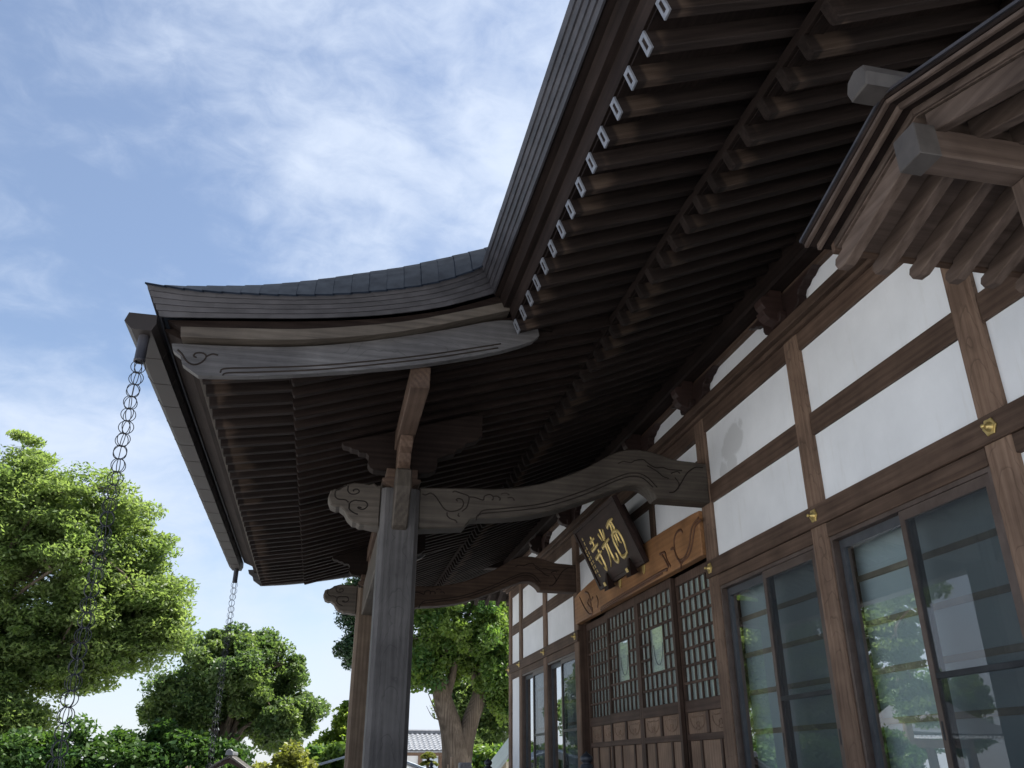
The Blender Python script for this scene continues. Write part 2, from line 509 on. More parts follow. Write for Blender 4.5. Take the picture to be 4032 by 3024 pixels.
def cr(pts, n=6):
    """Catmull-Rom through the points."""
    P = [np.array(p, float) for p in pts]
    P = [2 * P[0] - P[1]] + P + [2 * P[-1] - P[-2]]
    out = []
    for i in range(1, len(P) - 2):
        for k in range(n):
            t = k / n
            a, b, c, d = P[i - 1], P[i], P[i + 1], P[i + 2]
            out.append(0.5 * ((2 * b) + (-a + c) * t + (2 * a - 5 * b + 4 * c - d) * t * t + (-a + 3 * b - 3 * c + d) * t ** 3))
    out.append(P[-2])
    return [tuple(p) for p in out]

def tube_data(path, rad, seg=6, closed=False, flat=None):
    P = [Vector(p) for p in path]
    n = len(P)
    R = rad if isinstance(rad, (list, tuple)) else [rad] * n
    verts, faces = [], []
    prev = None
    for i, p in enumerate(P):
        if closed:
            t = P[(i + 1) % n] - P[i - 1]
        else:
            t = P[min(i + 1, n - 1)] - P[max(i - 1, 0)]
        if t.length < 1e-9:
            t = Vector((0, 0, 1))
        t.normalize()
        ref = prev if prev is not None else (Vector((0, 0, 1)) if abs(t.z) < 0.9 else Vector((1, 0, 0)))
        u = ref - t * ref.dot(t)
        if u.length < 1e-6:
            u = t.orthogonal()
        u.normalize(); w = t.cross(u); prev = u
        for k in range(seg):
            a = 2 * math.pi * k / seg
            d = u * math.cos(a) * R[i] + w * math.sin(a) * R[i]
            if flat is not None:
                f = Vector(flat[0]); d = d - f * d.dot(f) * (1 - flat[1])
            verts.append(p + d)
    m = n if closed else n - 1
    for i in range(m):
        for k in range(seg):
            a = i * seg + k; b = i * seg + (k + 1) % seg
            c = ((i + 1) % n) * seg + (k + 1) % seg; d = ((i + 1) % n) * seg + k
            faces.append((a, b, c, d))
    if not closed:
        faces.append(tuple(range(seg))[::-1]); faces.append(tuple(range((n - 1) * seg, n * seg)))
    return verts, faces

def tubes(paths, rad, seg=6, closed=False, flat=None, smooth=True):
    V, F = [], []
    for i, p in enumerate(paths):
        r = rad[i] if isinstance(rad, list) and isinstance(rad[0], (list, tuple, float)) and len(rad) == len(paths) else rad
        v, f = tube_data(p, r, seg, closed, flat)
        o = len(V)
        V += v; F += [tuple(a + o for a in q) for q in f]
    return to_mesh('tubes', V, F, smooth)

def lathe(prof, seg=24, c=(0, 0, 0), axis='z'):
    V, F = [], []
    n = len(prof)
    for k in range(seg):
        a = 2 * math.pi * k / seg
        for (r, h) in prof:
            if axis == 'z':
                V.append((c[0] + r * math.cos(a), c[1] + r * math.sin(a), c[2] + h))
            else:
                V.append((c[0] + h, c[1] + r * math.cos(a), c[2] + r * math.sin(a)))
    for k in range(seg):
        for i in range(n - 1):
            a = k * n + i; b = ((k + 1) % seg) * n + i
            F.append((a, b, b + 1, a + 1))
    me = to_mesh('lathe', V, F, True)
    return me

WLOC = {}

def obj(name, me, mat, parent=None, label=None, loc=None, rot=None, recentre=True, kind=None):
    """Link one mesh as one object. Without loc the mesh is in world coordinates and is recentred."""
    if not me.materials:
        me.materials.append(mat)
    me.name = name
    o = bpy.data.objects.new(name, me)
    COL.objects.link(o)
    if loc is None:
        n = len(me.vertices)
        co = np.empty(n * 3, np.float32); me.vertices.foreach_get('co', co); co = co.reshape(-1, 3)
        c = (co.min(0) + co.max(0)) / 2
        co -= c
        me.vertices.foreach_set('co', co.ravel()); me.update()
        loc = tuple(float(x) for x in c)
    base = WLOC.get(parent.name, (0, 0, 0)) if parent else (0, 0, 0)
    if parent:
        o.parent = parent
    o.location = (loc[0] - base[0], loc[1] - base[1], loc[2] - base[2])
    if rot is not None:
        o.rotation_euler = rot
    WLOC[o.name] = loc
    if label:
        o['label'] = label
    if kind:
        o['kind'] = kind
    return o

def thing(name, label, cat, loc=(0, 0, 0), group=None):
    o = bpy.data.objects.new(name, None)
    o.empty_display_size = 0.3
    COL.objects.link(o)
    o.location = loc
    WLOC[o.name] = tuple(loc)
    o['label'] = label; o['category'] = cat
    if group:
        o['group'] = group
    return o

def tag(o, label, cat, group=None):
    o['label'] = label; o['category'] = cat
    if group:
        o['group'] = group
    return o

def dup(o, loc, parent):
    """A further piece that shares the mesh of o (world location given)."""
    c = o.copy()
    COL.objects.link(c)
    base = WLOC.get(parent.name, (0, 0, 0))
    c.parent = parent
    c.location = (loc[0] - base[0], loc[1] - base[1], loc[2] - base[2])
    WLOC[c.name] = loc
    return c

# carving lines, (x, z) or (y, z)
EBI_CARVE = [[(-2.716, 3.791), (-2.684, 3.785), (-2.644, 3.804), (-2.602, 3.781), (-2.56, 3.725), (-2.517, 3.67), (-2.467, 3.648), (-2.403, 3.66), (-2.362, 3.687), (-2.347, 3.73), (-2.364, 3.763), (-2.397, 3.769), (-2.413, 3.756), (-2.397, 3.744)], [(-2.448, 3.825), (-2.424, 3.835), (-2.374, 3.821), (-2.324, 3.808), (-2.299, 3.788), (-2.306, 3.733), (-2.321, 3.69), (-2.361, 3.654)], [(-2.299, 3.791), (-2.241, 3.788), (-2.182, 3.77), (-2.166, 3.775), (-2.158, 3.806), (-2.116, 3.825), (-2.083, 3.81), (-2.082, 3.781), (-2.095, 3.776)], [(-2.083, 3.81), (-2.041, 3.813), (-2.015, 3.793), (-2.024, 3.776)], [(-2.007, 3.837), (-1.965, 3.848), (-1.931, 3.833)], [(-1.948, 3.806), (-1.906, 3.809), (-1.885, 3.784)], [(-2.491, 3.638), (-2.486, 3.605), (-2.457, 3.582), (-2.416, 3.572), (-2.399, 3.548)], [(-2.386, 3.636), (-2.393, 3.615), (-2.377, 3.608)], [(-2.233, 3.582), (-2.198, 3.639), (-1.982, 3.675), (-1.616, 3.741), (-1.237, 3.877), (-0.922, 4.032), (-0.762, 4.088), (-0.645, 4.077), (-0.552, 3.995)], [(-2.215, 3.619), (-2.163, 3.677), (-1.982, 3.704), (-1.615, 3.775), (-1.236, 3.915), (-0.921, 4.063), (-0.76, 4.122), (-0.623, 4.104), (-0.512, 3.998)], [(-0.883, 4.207), (-0.833, 4.231), (-0.754, 4.227), (-0.713, 4.25), (-0.632, 4.266), (-0.594, 4.238), (-0.517, 4.194), (-0.437, 4.2), (-0.377, 4.184), (-0.246, 4.184)], [(-0.596, 4.208), (-0.5, 4.156), (-0.444, 4.11), (-0.385, 4.094)], [(-0.028, 4.229), (-0.11, 4.223), (-0.198, 4.157), (-0.268, 4.053), (-0.335, 3.97), (-0.396, 3.956)], [(-0.324, 4.109), (-0.288, 4.052), (-0.304, 3.992)], [(-0.361, 4.146), (-0.298, 4.17), (-0.269, 4.152)]]
NOSE_CARVE = [[(-3.465, 3.771), (-3.465, 3.726), (-3.432, 3.7), (-3.378, 3.699), (-3.345, 3.677)], [(-3.36, 3.824), (-3.361, 3.782), (-3.335, 3.755), (-3.296, 3.754), (-3.266, 3.772), (-3.268, 3.793), (-3.292, 3.799), (-3.314, 3.789), (-3.31, 3.777)], [(-3.34, 3.669), (-3.336, 3.62), (-3.299, 3.59), (-3.259, 3.576)], [(-3.276, 3.697), (-3.205, 3.693), (-3.183, 3.662), (-3.201, 3.632), (-3.231, 3.622), (-3.263, 3.633), (-3.256, 3.641), (-3.232, 3.635)], [(-3.462, 3.776), (-3.417, 3.803), (-3.373, 3.831)], [(-3.336, 3.62), (-3.336, 3.669), (-3.307, 3.695), (-3.276, 3.701)]]
LINTEL_CARVE = [[(7.33, 3.792), (7.482, 3.753), (7.547, 3.681), (7.589, 3.602), (7.709, 3.511), (7.84, 3.491), (7.933, 3.542), (7.967, 3.631), (7.959, 3.732), (7.881, 3.785), (7.777, 3.784), (7.733, 3.748)], [(7.279, 3.758), (7.414, 3.735), (7.478, 3.663), (7.533, 3.579), (7.637, 3.495), (7.807, 3.464), (7.856, 3.414)], [(8.07, 3.655), (7.991, 3.647), (7.931, 3.551), (7.826, 3.438)], [(8.377, 3.673), (8.236, 3.662), (8.196, 3.58), (8.106, 3.483)], [(8.322, 3.661), (8.25, 3.592), (8.16, 3.489)], [(11.42, 3.765), (11.265, 3.63), (11.048, 3.488), (10.871, 3.447), (10.841, 3.507), (10.948, 3.55)], [(11.15, 3.784), (11.014, 3.746), (10.933, 3.665), (10.9, 3.568), (10.868, 3.472)], [(10.646, 3.64), (10.591, 3.567), (10.624, 3.484)], [(10.798, 3.654), (10.939, 3.614)], [(10.979, 3.66), (11.054, 3.621), (10.907, 3.517)], [(10.483, 3.429), (10.394, 3.464), (9.402, 3.48), (8.3, 3.487), (8.221, 3.46)], [(10.465, 3.407), (10.358, 3.433), (9.407, 3.452), (8.332, 3.468)]]

# ------------------------------------------------------------------ ground
gm, nt, out = start_mat('gravel')
v, tc, oi = vec_obj(nt, (1, 1, 1))
na = node(nt, 'ShaderNodeTexNoise', Scale=0.35, Detail=5.0)
nb = node(nt, 'ShaderNodeTexVoronoi', Scale=40.0)
nt.links.new(v, na.inputs['Vector']); nt.links.new(v, nb.inputs['Vector'])
gc = ramp2(nt, na.outputs['Fac'], (0.50, 0.50, 0.50), (0.62, 0.62, 0.62), 0.3, 0.7)
gs = ramp2(nt, nb.outputs['Distance'], (1.05, 1.05, 1.05), (0.75, 0.75, 0.75), 0.0, 0.8)
gc = mixrgb(nt, 1.0, gc, gs, 'MULTIPLY')
gb = node(nt, 'ShaderNodeBsdfPrincipled', Roughness=0.9)
nt.links.new(gc, gb.inputs['Base Color'])
nt.links.new(gb.outputs[0], out.inputs['Surface'])
g = obj('ground', to_mesh('ground', [(-500, -500, 0), (500, -500, 0), (500, 700, 0), (-500, 700, 0)], [(0, 1, 2, 3)]), gm)
g['kind'] = 'structure'

# ------------------------------------------------------------------ temple hall
YC = 9.505                               # middle of the porch
POSTS = [2.69, 3.60, 5.41, 7.23, 11.78, 13.60, 15.41, 16.32]
temple = thing('temple_hall', 'dark timber temple hall with white plaster walls, deep raftered eaves and a carved front porch', 'temple', (0.1, YC, 0.0))
T = temple

# posts
for y in POSTS:
    p = obj('wall_post', box(0.015, 0.215, y - 0.1, y + 0.1, 0.95, 4.785, 0.008), wood('post', 'z'), T)
# long horizontal rail with gold studs (broken at the doors)
for (a, b) in ((2.50, 7.335), (11.665, 16.50)):
    obj('wall_rail', box(-0.002, 0.055, a, b, 3.205, 3.36, 0.005), wood('beam', 'y'), T)
bays = list(zip(POSTS[:-1], POSTS[1:]))
stain = [(0.26, 0.03, 0.15), (0.40, -0.06, 0.12), (0.38, -0.20, 0.10), (0.52, -0.24, 0.10), (0.14, 0.09, 0.06)]
for i, (a, b) in enumerate(bays):
    a1, b1 = a + 0.1, b - 0.1
    door = i == 3
    obj('upper_tie_beam', box(0.022, 0.12, a1 + 0.001, b1 - 0.001, 4.60, 4.784, 0.004), wood('beam', 'y'), T)
    if not door:
        obj('tie_beam', box(0.026, 0.12, a1 + 0.001, b1 - 0.001, 3.885, 4.06, 0.004), wood('beam', 'y'), T)
        obj('head_beam', box(0.018, 0.14, a1 + 0.001, b1 - 0.001, 3.10, 3.2035, 0.004), wood('beam', 'y'), T)
        obj('plaster_panel', box(0.05, 0.10, a1, b1, 3.36, 3.887, 0), plaster(), T)
        if i == 2:
            obj('plaster_panel', box(0.05, 0.10, a1, b1, 4.058, 4.602, 0), plaster(stain, 'plaster_stained'), T, label='white plaster panel with a grey damp stain')
        else:
            obj('plaster_panel', box(0.05, 0.10, a1, b1, 4.058, 4.602, 0), plaster(), T)
        if i in (0, 6):
            obj('plaster_panel', box(0.05, 0.10, a1, b1, 0.95, 3.101, 0), plaster(), T)
    else:
        obj('plaster_panel', box(0.075, 0.12, a1, b1, 3.70, 4.602, 0), plaster(), T)
    # low frieze under the purlin
    n_f = 1
    obj('plaster_panel', box(0.052, 0.10, a1 - 0.1, b1 + 0.1, 4.86, 5.18, 0), plaster(), T)
# plate on the post tops, with a moulded lower edge
obj('wall_plate', box(-0.065, 0.20, 2.35, 16.60, 4.787, 4.868, 0.006), wood('beam', 'y'), T)
obj('plate_moulding', box(-0.018, 0.02, 2.40, 16.55, 4.742, 4.784, 0.004), wood('beam', 'y'), T)
# purlin that carries the rafters
obj('wall_purlin', box(-0.14, 0.16, 0.4, 18.3, 5.172, 5.40, 0.02), wood('eave', 'y'), T)
obj('frieze_board', box(0.0, 0.08, 2.4, 16.6, 5.118, 5.170, 0.003), wood('beam', 'y'), T)

# bracket sets between the plate and the purlin
half = [(0.0, 4.872), (0.13, 4.872), (0.17, 4.89), (0.22, 4.905), (0.27, 4.925), (0.29, 4.96), (0.285, 5.0), (0.31, 5.035), (0.36, 5.045), (0.40, 5.075), (0.45, 5.08), (0.50, 5.105), (0.545, 5.117)]
prof = half + [(-p[0], p[1]) for p in half[::-1]][:-1]
for y in POSTS + [YC - 0.75, YC + 0.75]:
    arm = obj('bracket_arm', prism([(y + p[0], p[1]) for p in prof], 'x', -0.03, 0.048, 0.004), wood('board', 'y'), T)
    nose_p = [(-0.02, 4.875), (-0.10, 4.875), (-0.16, 4.89), (-0.20, 4.925), (-0.215, 4.965), (-0.19, 4.985), (-0.215, 5.02), (-0.225, 5.065), (-0.19, 5.10), (-0.14, 5.10), (-0.12, 5.165), (-0.02, 5.165)]
    obj('bracket_nose', prism(nose_p, 'y', y - 0.055, y + 0.055, 0.004), wood('board', 'x'), T)
    obj('bearing_block', prism([(y - 0.075, 4.869), (y + 0.075, 4.869), (y + 0.10, 4.91), (y + 0.10, 4.95), (y - 0.10, 4.95), (y - 0.10, 4.91)], 'x', -0.09, -0.0305, 0.004), wood('board', 'y'), T)

# blind walls that close the hall (ends, back), inner lining
obj('side_wall', box(0.22, 9.0, 2.60, 2.72, 0.95, 5.2, 0), plaster(), T)
obj('side_wall', box(0.22, 9.0, 16.29, 16.41, 0.95, 5.2, 0), plaster(), T)
obj('back_wall', box(8.9, 9.0, 2.73, 16.28, 0.95, 5.2, 0), plaster(), T)
obj('inner_lining', box(0.40, 0.46, 2.73, 16.28, 0.95, 5.2, 0), wood('board', 'z'), T)
obj('foundation', box(-0.05, 9.0, 2.5, 16.5, 0.0, 0.93, 0.02), STONE(), T)
obj('veranda_floor', box(-1.30, -0.06, 1.8, 17.6, 0.86, 0.94, 0.006), wood('post', 'x'), T)
for k in range(5):
    obj('porch_step', box(-1.62 - 0.30 * k, -1.31 - 0.30 * k, 7.6, 11.4, 0.0, 0.78 - 0.16 * k, 0.008), wood('post', 'y'), T)
for y in (2.0, 4.2, 6.3, 12.6, 14.6, 16.6):
    obj('veranda_post', box(-1.25, -1.12, y, y + 0.13, 0.0, 0.858, 0.006), wood('post', 'z'), T)

# gold studs on the rail
stud_me = None
hexp = []
for k in range(12):
    r = 0.052 if k % 2 == 0 else 0.043
    hexp.append((r * math.cos(k * math.pi / 6), r * math.sin(k * math.pi / 6)))
for y in POSTS:
    if stud_me is None:
        s0 = obj('rail_stud', prism(hexp, 'x', -0.010, 0.0, 0.002), GOLD(), T, loc=(-0.0025, y, 3.283))
        k0 = obj('stud_knob', lathe([(0.0, -0.058), (0.009, -0.057), (0.013, -0.050), (0.009, -0.043), (0.008, -0.036), (0.014, -0.032), (0.020, -0.026), (0.022, -0.018), (0.028, -0.014), (0.030, -0.009)], 14, axis='x'), GOLD(), s0, loc=(-0.0025, y, 3.283))
        stud_me = s0
    else:
        s = dup(s0, (-0.0025, y, 3.283), T)
        c = k0.copy(); COL.objects.link(c); c.parent = s; c.location = (0, 0, 0)

# ------------------------------------------------------------------ windows
def window(y0, y1):
    zt, zb = 3.099, 1.02
    w = obj('window', to_mesh('w', *frame_data(y0, y1, zb, zt, 0.03, 0.125, 0.028)), ALU(), T)
    ym = (y0 + y1) / 2
    # far sash (inner track) and near sash (outer track, with insect mesh and a middle rail)
    for (a, b, x, near) in ((ym - 0.02, y1 - 0.03, 0.095, False), (y0 + 0.03, ym + 0.03, 0.052, True)):
        obj('sash', to_mesh('s', *frame_data(a, b, zb + 0.03, zt - 0.03, x - 0.014, x + 0.014, 0.045, top=0.062)), ALU() if near else SASHTOP(), w)
        obj('pane', sheet(x + 0.003, a + 0.044, b - 0.044, zb + 0.074, zt - 0.091), glass(), w)
        if near:
            obj('sash_rail', box(x - 0.013, x + 0.0, a + 0.046, b - 0.046, 2.066, 2.100, 0.002), DARKMETAL(), w)
            obj('insect_screen', sheet(x - 0.008, a + 0.044, b - 0.044, zb + 0.074, zt - 0.091), screen_mat(), w)
            for yy in (a + 0.022, b - 0.022):
                obj('finger_pull', box(x - 0.0155, x - 0.0143, yy - 0.008, yy + 0.008, 1.74, 1.84, 0), DARKMETAL(), w)
    obj('shoji_paper', box(0.215, 0.222, y0 - 0.05, y1 + 0.05, 0.95, 3.19, 0), PAPER(), w)
    for k in range(7):
        zz = 1.235 + 0.3105 * k
        if zz < 3.12:
            obj('shoji_slat', box(0.198, 0.2145, y0 - 0.05, y1 + 0.05, zz, zz + 0.040, 0.002), wood('slat', 'y'), w)
    return w

def frame_data(y0, y1, z0, z1, x0, x1, t, top=None):
    """A rectangular frame in the wall plane as vertices and faces."""
    top = t if top is None else top
    V, F = [], []
    for x in (x0, x1):
        V += [(x, y0, z0), (x, y1, z0), (x, y1, z1), (x, y0, z1),
              (x, y0 + t, z0 + t), (x, y1 - t, z0 + t), (x, y1 - t, z1 - top), (x, y0 + t, z1 - top)]
    for i in range(4):
        j = (i + 1) % 4
        F.append((i, j, 4 + j, 4 + i)); F.append((8 + i, 12 + i, 12 + j, 8 + j))
        F.append((i, 8 + i, 8 + j, j)); F.append((4 + i, 4 + j, 12 + j, 12 + i))
    return V, F

for i in (1, 2, 4, 5):
    a, b = bays[i]
    window(a + 0.102, b - 0.102)

# ------------------------------------------------------------------ entrance doors
def door(y0, y1, x, pane):
    st = 0.060
    zt, zb = 3.428, 1.0
    d = obj('lattice_door', to_mesh('d', *frame_data(y0, y1, zb, zt, x - 0.02, x + 0.02, st, top=0.088)), wood('door', 'z'), T)
    ya, yb = y0 + st, y1 - st
    zl0, zl1 = 2.205, 3.34
    obj('door_rail', box(x - 0.021, x + 0.019, ya + 0.001, yb - 0.001, 2.092, 2.204, 0.003), wood('door', 'y'), d)
    obj('door_rail', box(x - 0.021, x + 0.019, ya + 0.001, yb - 0.001, 1.838, 1.898, 0.003), wood('door', 'y'), d)
    nc, nr = 7, 7
    cw, rh = (yb - ya) / nc, (zl1 - zl0) / nr
    for c in range(1, nc):
        yy = ya + c * cw
        spans = [(zl0, zl1)]
        if pane and c in (3, 4):
            spans = [(zl0, zl1 - 5 * rh + 0.012), (zl1 - 2 * rh - 0.012, zl1)]
        for (s0_, s1_) in spans:
            obj('lattice_bar', box(x - 0.012, x + 0.0085, yy - 0.012, yy + 0.012, s0_, s1_, 0.002), wood('door', 'z'), d)
    for r in range(1, nr):
        zz = zl1 - r * rh
        spans = [(ya, yb)]
        if pane and r in (3, 4):
            spans = [(ya, ya + 2 * cw + 0.012), (yb - 2 * cw - 0.012, yb)]
        for (s0_, s1_) in spans:
            obj('lattice_bar', box(x - 0.0105, x + 0.0075, s0_, s1_, zz - 0.013, zz + 0.013, 0.002), wood('door', 'y'), d)
    if pane:
        yc, zc = (ya + yb) / 2, zl1 - 4.15 * rh
        ring = [(x + 0.0095, yc + 0.9 * cw * math.cos(t), zc + 0.16 + 0.22 * math.sin(t)) for t in np.linspace(math.pi, 2 * math.pi, 16)]
        obj('etched_ring', tubes([ring], 0.004, 5), surf('etched', (0.10, 0.12, 0.12), (0.14, 0.16, 0.16), 8, 0.5, 0, 0), d)
    obj('pane', sheet(x + 0.0105, ya, yb, zl0, zl1), glass('door_glass', (0.88, 0.94, 0.93), 0.10), d)
    obj('shoji_paper', box(x + 0.022, x + 0.028, ya - 0.02, yb + 0.02, zl0 - 0.02, zl1 + 0.02, 0), surf('frosted_back', (0.62, 0.67, 0.66), (0.70, 0.74, 0.73), 3, 0.9, 0, 0), d)
    # two carved panels
    ym = (ya + yb) / 2
    obj('door_rail', box(x - 0.020, x + 0.018, ym - 0.030, ym + 0.030, 1.899, 2.091, 0.003), wood('door', 'z'), d)
    for (p0, p1) in ((ya + 0.004, ym - 0.031), (ym + 0.031, yb - 0.004)):
        pn = obj('carved_panel', box(x - 0.004, x + 0.010, p0, p1, 1.899, 2.091, 0), wood('panel', 'z'), d)
        c, w_, hz = (p0 + p1) / 2, (p1 - p0) / 2, 0.095
        zc = 1.995
        top_ = [(x - 0.005, c + w_ * u, zc + hz * (0.62 + 0.05 * math.cos(9 * u))) for u in np.linspace(-0.72, 0.72, 15)]
        side = [(x - 0.005, c + w_ * 0.76 * math.cos(t), zc + hz * (0.50 + 1.15 * math.sin(t))) for t in np.linspace(math.pi, 2 * math.pi, 16)]
        flame = [(x - 0.005, c + w_ * a_, zc + hz * b_) for (a_, b_) in ((-0.28, -0.55), (-0.10, -0.30), (-0.16, -0.02), (0.0, 0.12), (0.16, -0.02), (0.10, -0.30), (0.28, -0.55))]
        obj('panel_carving', tubes([top_, side, cr(flame, 4)], 0.006, 6), wood('panel', 'z'), d)
    # lower boards
    cuts = [ya, ya + 0.24 * (yb - ya), ya + 0.70 * (yb - ya), yb]
    for k in range(3):
        obj('lower_panel', box(x - 0.004, x + 0.010, cuts[k] + 0.018, cuts[k + 1] - 0.018, 1.06, 1.837, 0.003), wood('panel', 'z'), d)
    for k in (1, 2):
        obj('door_rail', box(x - 0.019, x + 0.017, cuts[k] - 0.022, cuts[k] + 0.022, 1.06, 1.837, 0.003), wood('door', 'z'), d)
    return d

door(7.345, 8.430, 0.150, False)
door(8.390, 9.503, 0.100, True)
door(9.507, 10.620, 0.100, True)
door(10.580, 11.665, 0.150, False)
for (ya, yb) in ((7.331, 7.344), (11.666, 11.679)):
    obj('door_jamb', box(0.03, 0.19, ya, yb, 0.95, 3.43, 0.002), wood('door', 'z'), T)

# polished rainbow lintel over the doors, carved
lt = obj('carved_lintel', prism(cr([(7.335, 3.86), (7.6, 3.875), (8.5, 3.90), (9.5, 3.905), (10.5, 3.90), (11.4, 3.84), (11.675, 3.80)], 6) + [(11.675, 3.432), (7.335, 3.432)], 'x', -0.022, 0.074, 0.008), wood('lintel', 'y'), T, label='glossy orange carved lintel beam over the doors')
obj('lintel_carving', tubes([cr([(-0.0235, p[0], p[1]) for p in c], 5) for c in LINTEL_CARVE], 0.015, 6, flat=((1, 0, 0), 0.35)), surf('lintel_shade', (0.075, 0.028, 0.014), (0.12, 0.05, 0.022), 9, 0.5, 0, 0.05), lt)
# studs of timber behind the plaque
for y in (8.72, 10.29):
    obj('frieze_post', box(0.045, 0.074, y - 0.06, y + 0.06, 3.91, 4.598, 0.003), wood('beam', 'z'), T)
for (a, b) in ((7.335, 8.658), (8.782, 10.228), (10.352, 11.675)):
    obj('frieze_rail', box(0.050, 0.074, a, b, 4.30, 4.40, 0.003), wood('beam', 'y'), T)

# ------------------------------------------------------------------ eaves of the hall
SP = 0.218
XT, ZT, SF = -2.19, 4.640, 0.38        # flying rafter: tip, underside at the tip, slope
XJ, ZJ, SJ = -1.343, 4.793, 0.43       # base rafter
def rafter_mesh(length, w=0.058, h=0.100, cut=0.0):
    pr = [(0.0 + cut, 0.0), (length, 0.0), (length, h), (0.0, h), (0.0, cut)] if cut else [(0.0, 0.0), (length, 0.0), (length, h), (0.0, h)]
    return prism(pr, 'y', -w / 2, w / 2, 0.004)

def cap_mesh(w=0.062, h=0.103, hole=(0.026, 0.060), t=0.005, sleeve=0.006):
    V, F = [], []
    y0, z0 = w / 2, h
    outer = [(-y0, -0.0025), (y0, -0.0025), (y0, h - 0.0025), (-y0, h - 0.0025)]
    zc = h / 2 - 0.0025
    inner = [(-hole[0] / 2, zc - hole[1] / 2), (hole[0] / 2, zc - hole[1] / 2), (hole[0] / 2, zc + hole[1] / 2), (-hole[0] / 2, zc + hole[1] / 2)]
    for x in (-t, -0.001):
        V += [(x, p[0], p[1]) for p in outer] + [(x, p[0], p[1]) for p in inner]
    V += [(sleeve, p[0], p[1]) for p in outer]
    for i in range(4):
        j = (i + 1) % 4
        F += [(i, j, 4 + j, 4 + i), (4 + i, 4 + j, 12 + j, 12 + i), (i, 16 + i, 16 + j, j)]
    return to_mesh('cap', V, F)

fly_len = 0.98
ang_f, ang_j = math.atan(SF), math.atan(SJ)
r0 = None
ys_near = [5.547 - SP * k for k in range(0, 26)]
ys_far = [2 * YC - y for y in ys_near[:24]]
capm = cap_mesh()
for y in ys_near + ys_far:
    if r0 is None:
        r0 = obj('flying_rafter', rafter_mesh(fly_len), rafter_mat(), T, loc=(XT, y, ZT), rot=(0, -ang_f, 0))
        c0 = bpy.data.objects.new('end_cap', capm); capm.materials.append(CAPMETAL()); COL.objects.link(c0); c0.parent = r0
    else:
        r = dup(r0, (XT, y, ZT + random.uniform(-0.002, 0.002)), T)
        c = c0.copy(); COL.objects.link(c); c.parent = r
j0 = None
jl = 1.72 / math.cos(ang_j)
ny = int((18.2 - 0.4) / SP)
for k in range(-24, 60):
    y = 5.547 + SP * k
    if y < 0.1 or y > 18.2:
        continue
    if j0 is None:
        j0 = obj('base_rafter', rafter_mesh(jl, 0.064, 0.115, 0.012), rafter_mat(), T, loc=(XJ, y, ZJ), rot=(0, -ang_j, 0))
    else:
        dup(j0, (XJ, y, ZJ + random.uniform(-0.002, 0.002)), T)

def strip_xz(pts, y0, y1, name, mat, bev=0.003):
    return obj(name, prism(pts, 'y', y0, y1, bev), mat, T)

def slab(x0, z0, x1, z1, t):
    return [(x0, z0), (x1, z1), (x1, z1 + t), (x0, z0 + t)]
YN0, YN1 = 0.0, 5.60          # near run of the main eave
YF0, YF1 = 2 * YC - 5.60, 18.6
for (a, b) in ((YN0, YN1), (YF0, YF1)):
    zf = ZT + 0.105 * math.cos(ang_f) + 0.002
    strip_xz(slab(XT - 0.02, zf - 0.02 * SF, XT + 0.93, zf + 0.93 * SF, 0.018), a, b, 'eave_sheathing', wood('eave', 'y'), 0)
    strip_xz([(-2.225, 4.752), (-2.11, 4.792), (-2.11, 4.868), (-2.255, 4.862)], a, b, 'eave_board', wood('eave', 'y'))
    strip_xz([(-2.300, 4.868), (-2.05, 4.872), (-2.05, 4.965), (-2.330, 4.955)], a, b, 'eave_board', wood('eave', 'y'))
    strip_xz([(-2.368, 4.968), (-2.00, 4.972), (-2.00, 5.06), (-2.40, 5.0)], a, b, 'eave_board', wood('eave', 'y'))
zj = ZJ + 0.115 * math.cos(ang_j) + 0.002
strip_xz(slab(XJ - 0.01, zj - 0.004, 0.36, zj + 1.703 * SJ, 0.018), 0.0, 18.3, 'eave_sheathing', wood('eave', 'y'), 0)
strip_xz([(XJ - 0.035, zj + 0.0), (XJ + 0.075, zj + 0.025), (XJ + 0.075, zj + 0.085), (XJ - 0.05, zj + 0.05)], 0.0, 18.3, 'eave_batten', wood('eave', 'y'))

# end-wall eave seen past the far corner: rafters that run along the hall
k0_ = None
for k in range(-6, 14):
    x = -1.25 + 0.24 * k
    if x < -1.9:
        continue
    if k0_ is None:
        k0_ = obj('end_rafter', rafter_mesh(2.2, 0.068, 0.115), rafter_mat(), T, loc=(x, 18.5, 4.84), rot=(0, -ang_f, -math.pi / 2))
    else:
        dup(k0_, (x, 18.5, 4.84), T)
obj('eave_sheathing', prism([(18.52, 4.955), (16.2, 4.955 + 2.32 * SF), (16.2, 4.98 + 2.32 * SF), (18.52, 4.98)], 'x', -2.2, 6.0), wood('eave', 'x'), T)
obj('end_purlin', box(-1.3, 6.0, 16.2, 16.45, 5.172, 5.40, 0.02), wood('eave', 'x'), T)
obj('eave_board', box(-2.2, 6.0, 18.44, 18.62, 4.99, 5.12, 0.004), wood('ebi', 'x'), T)

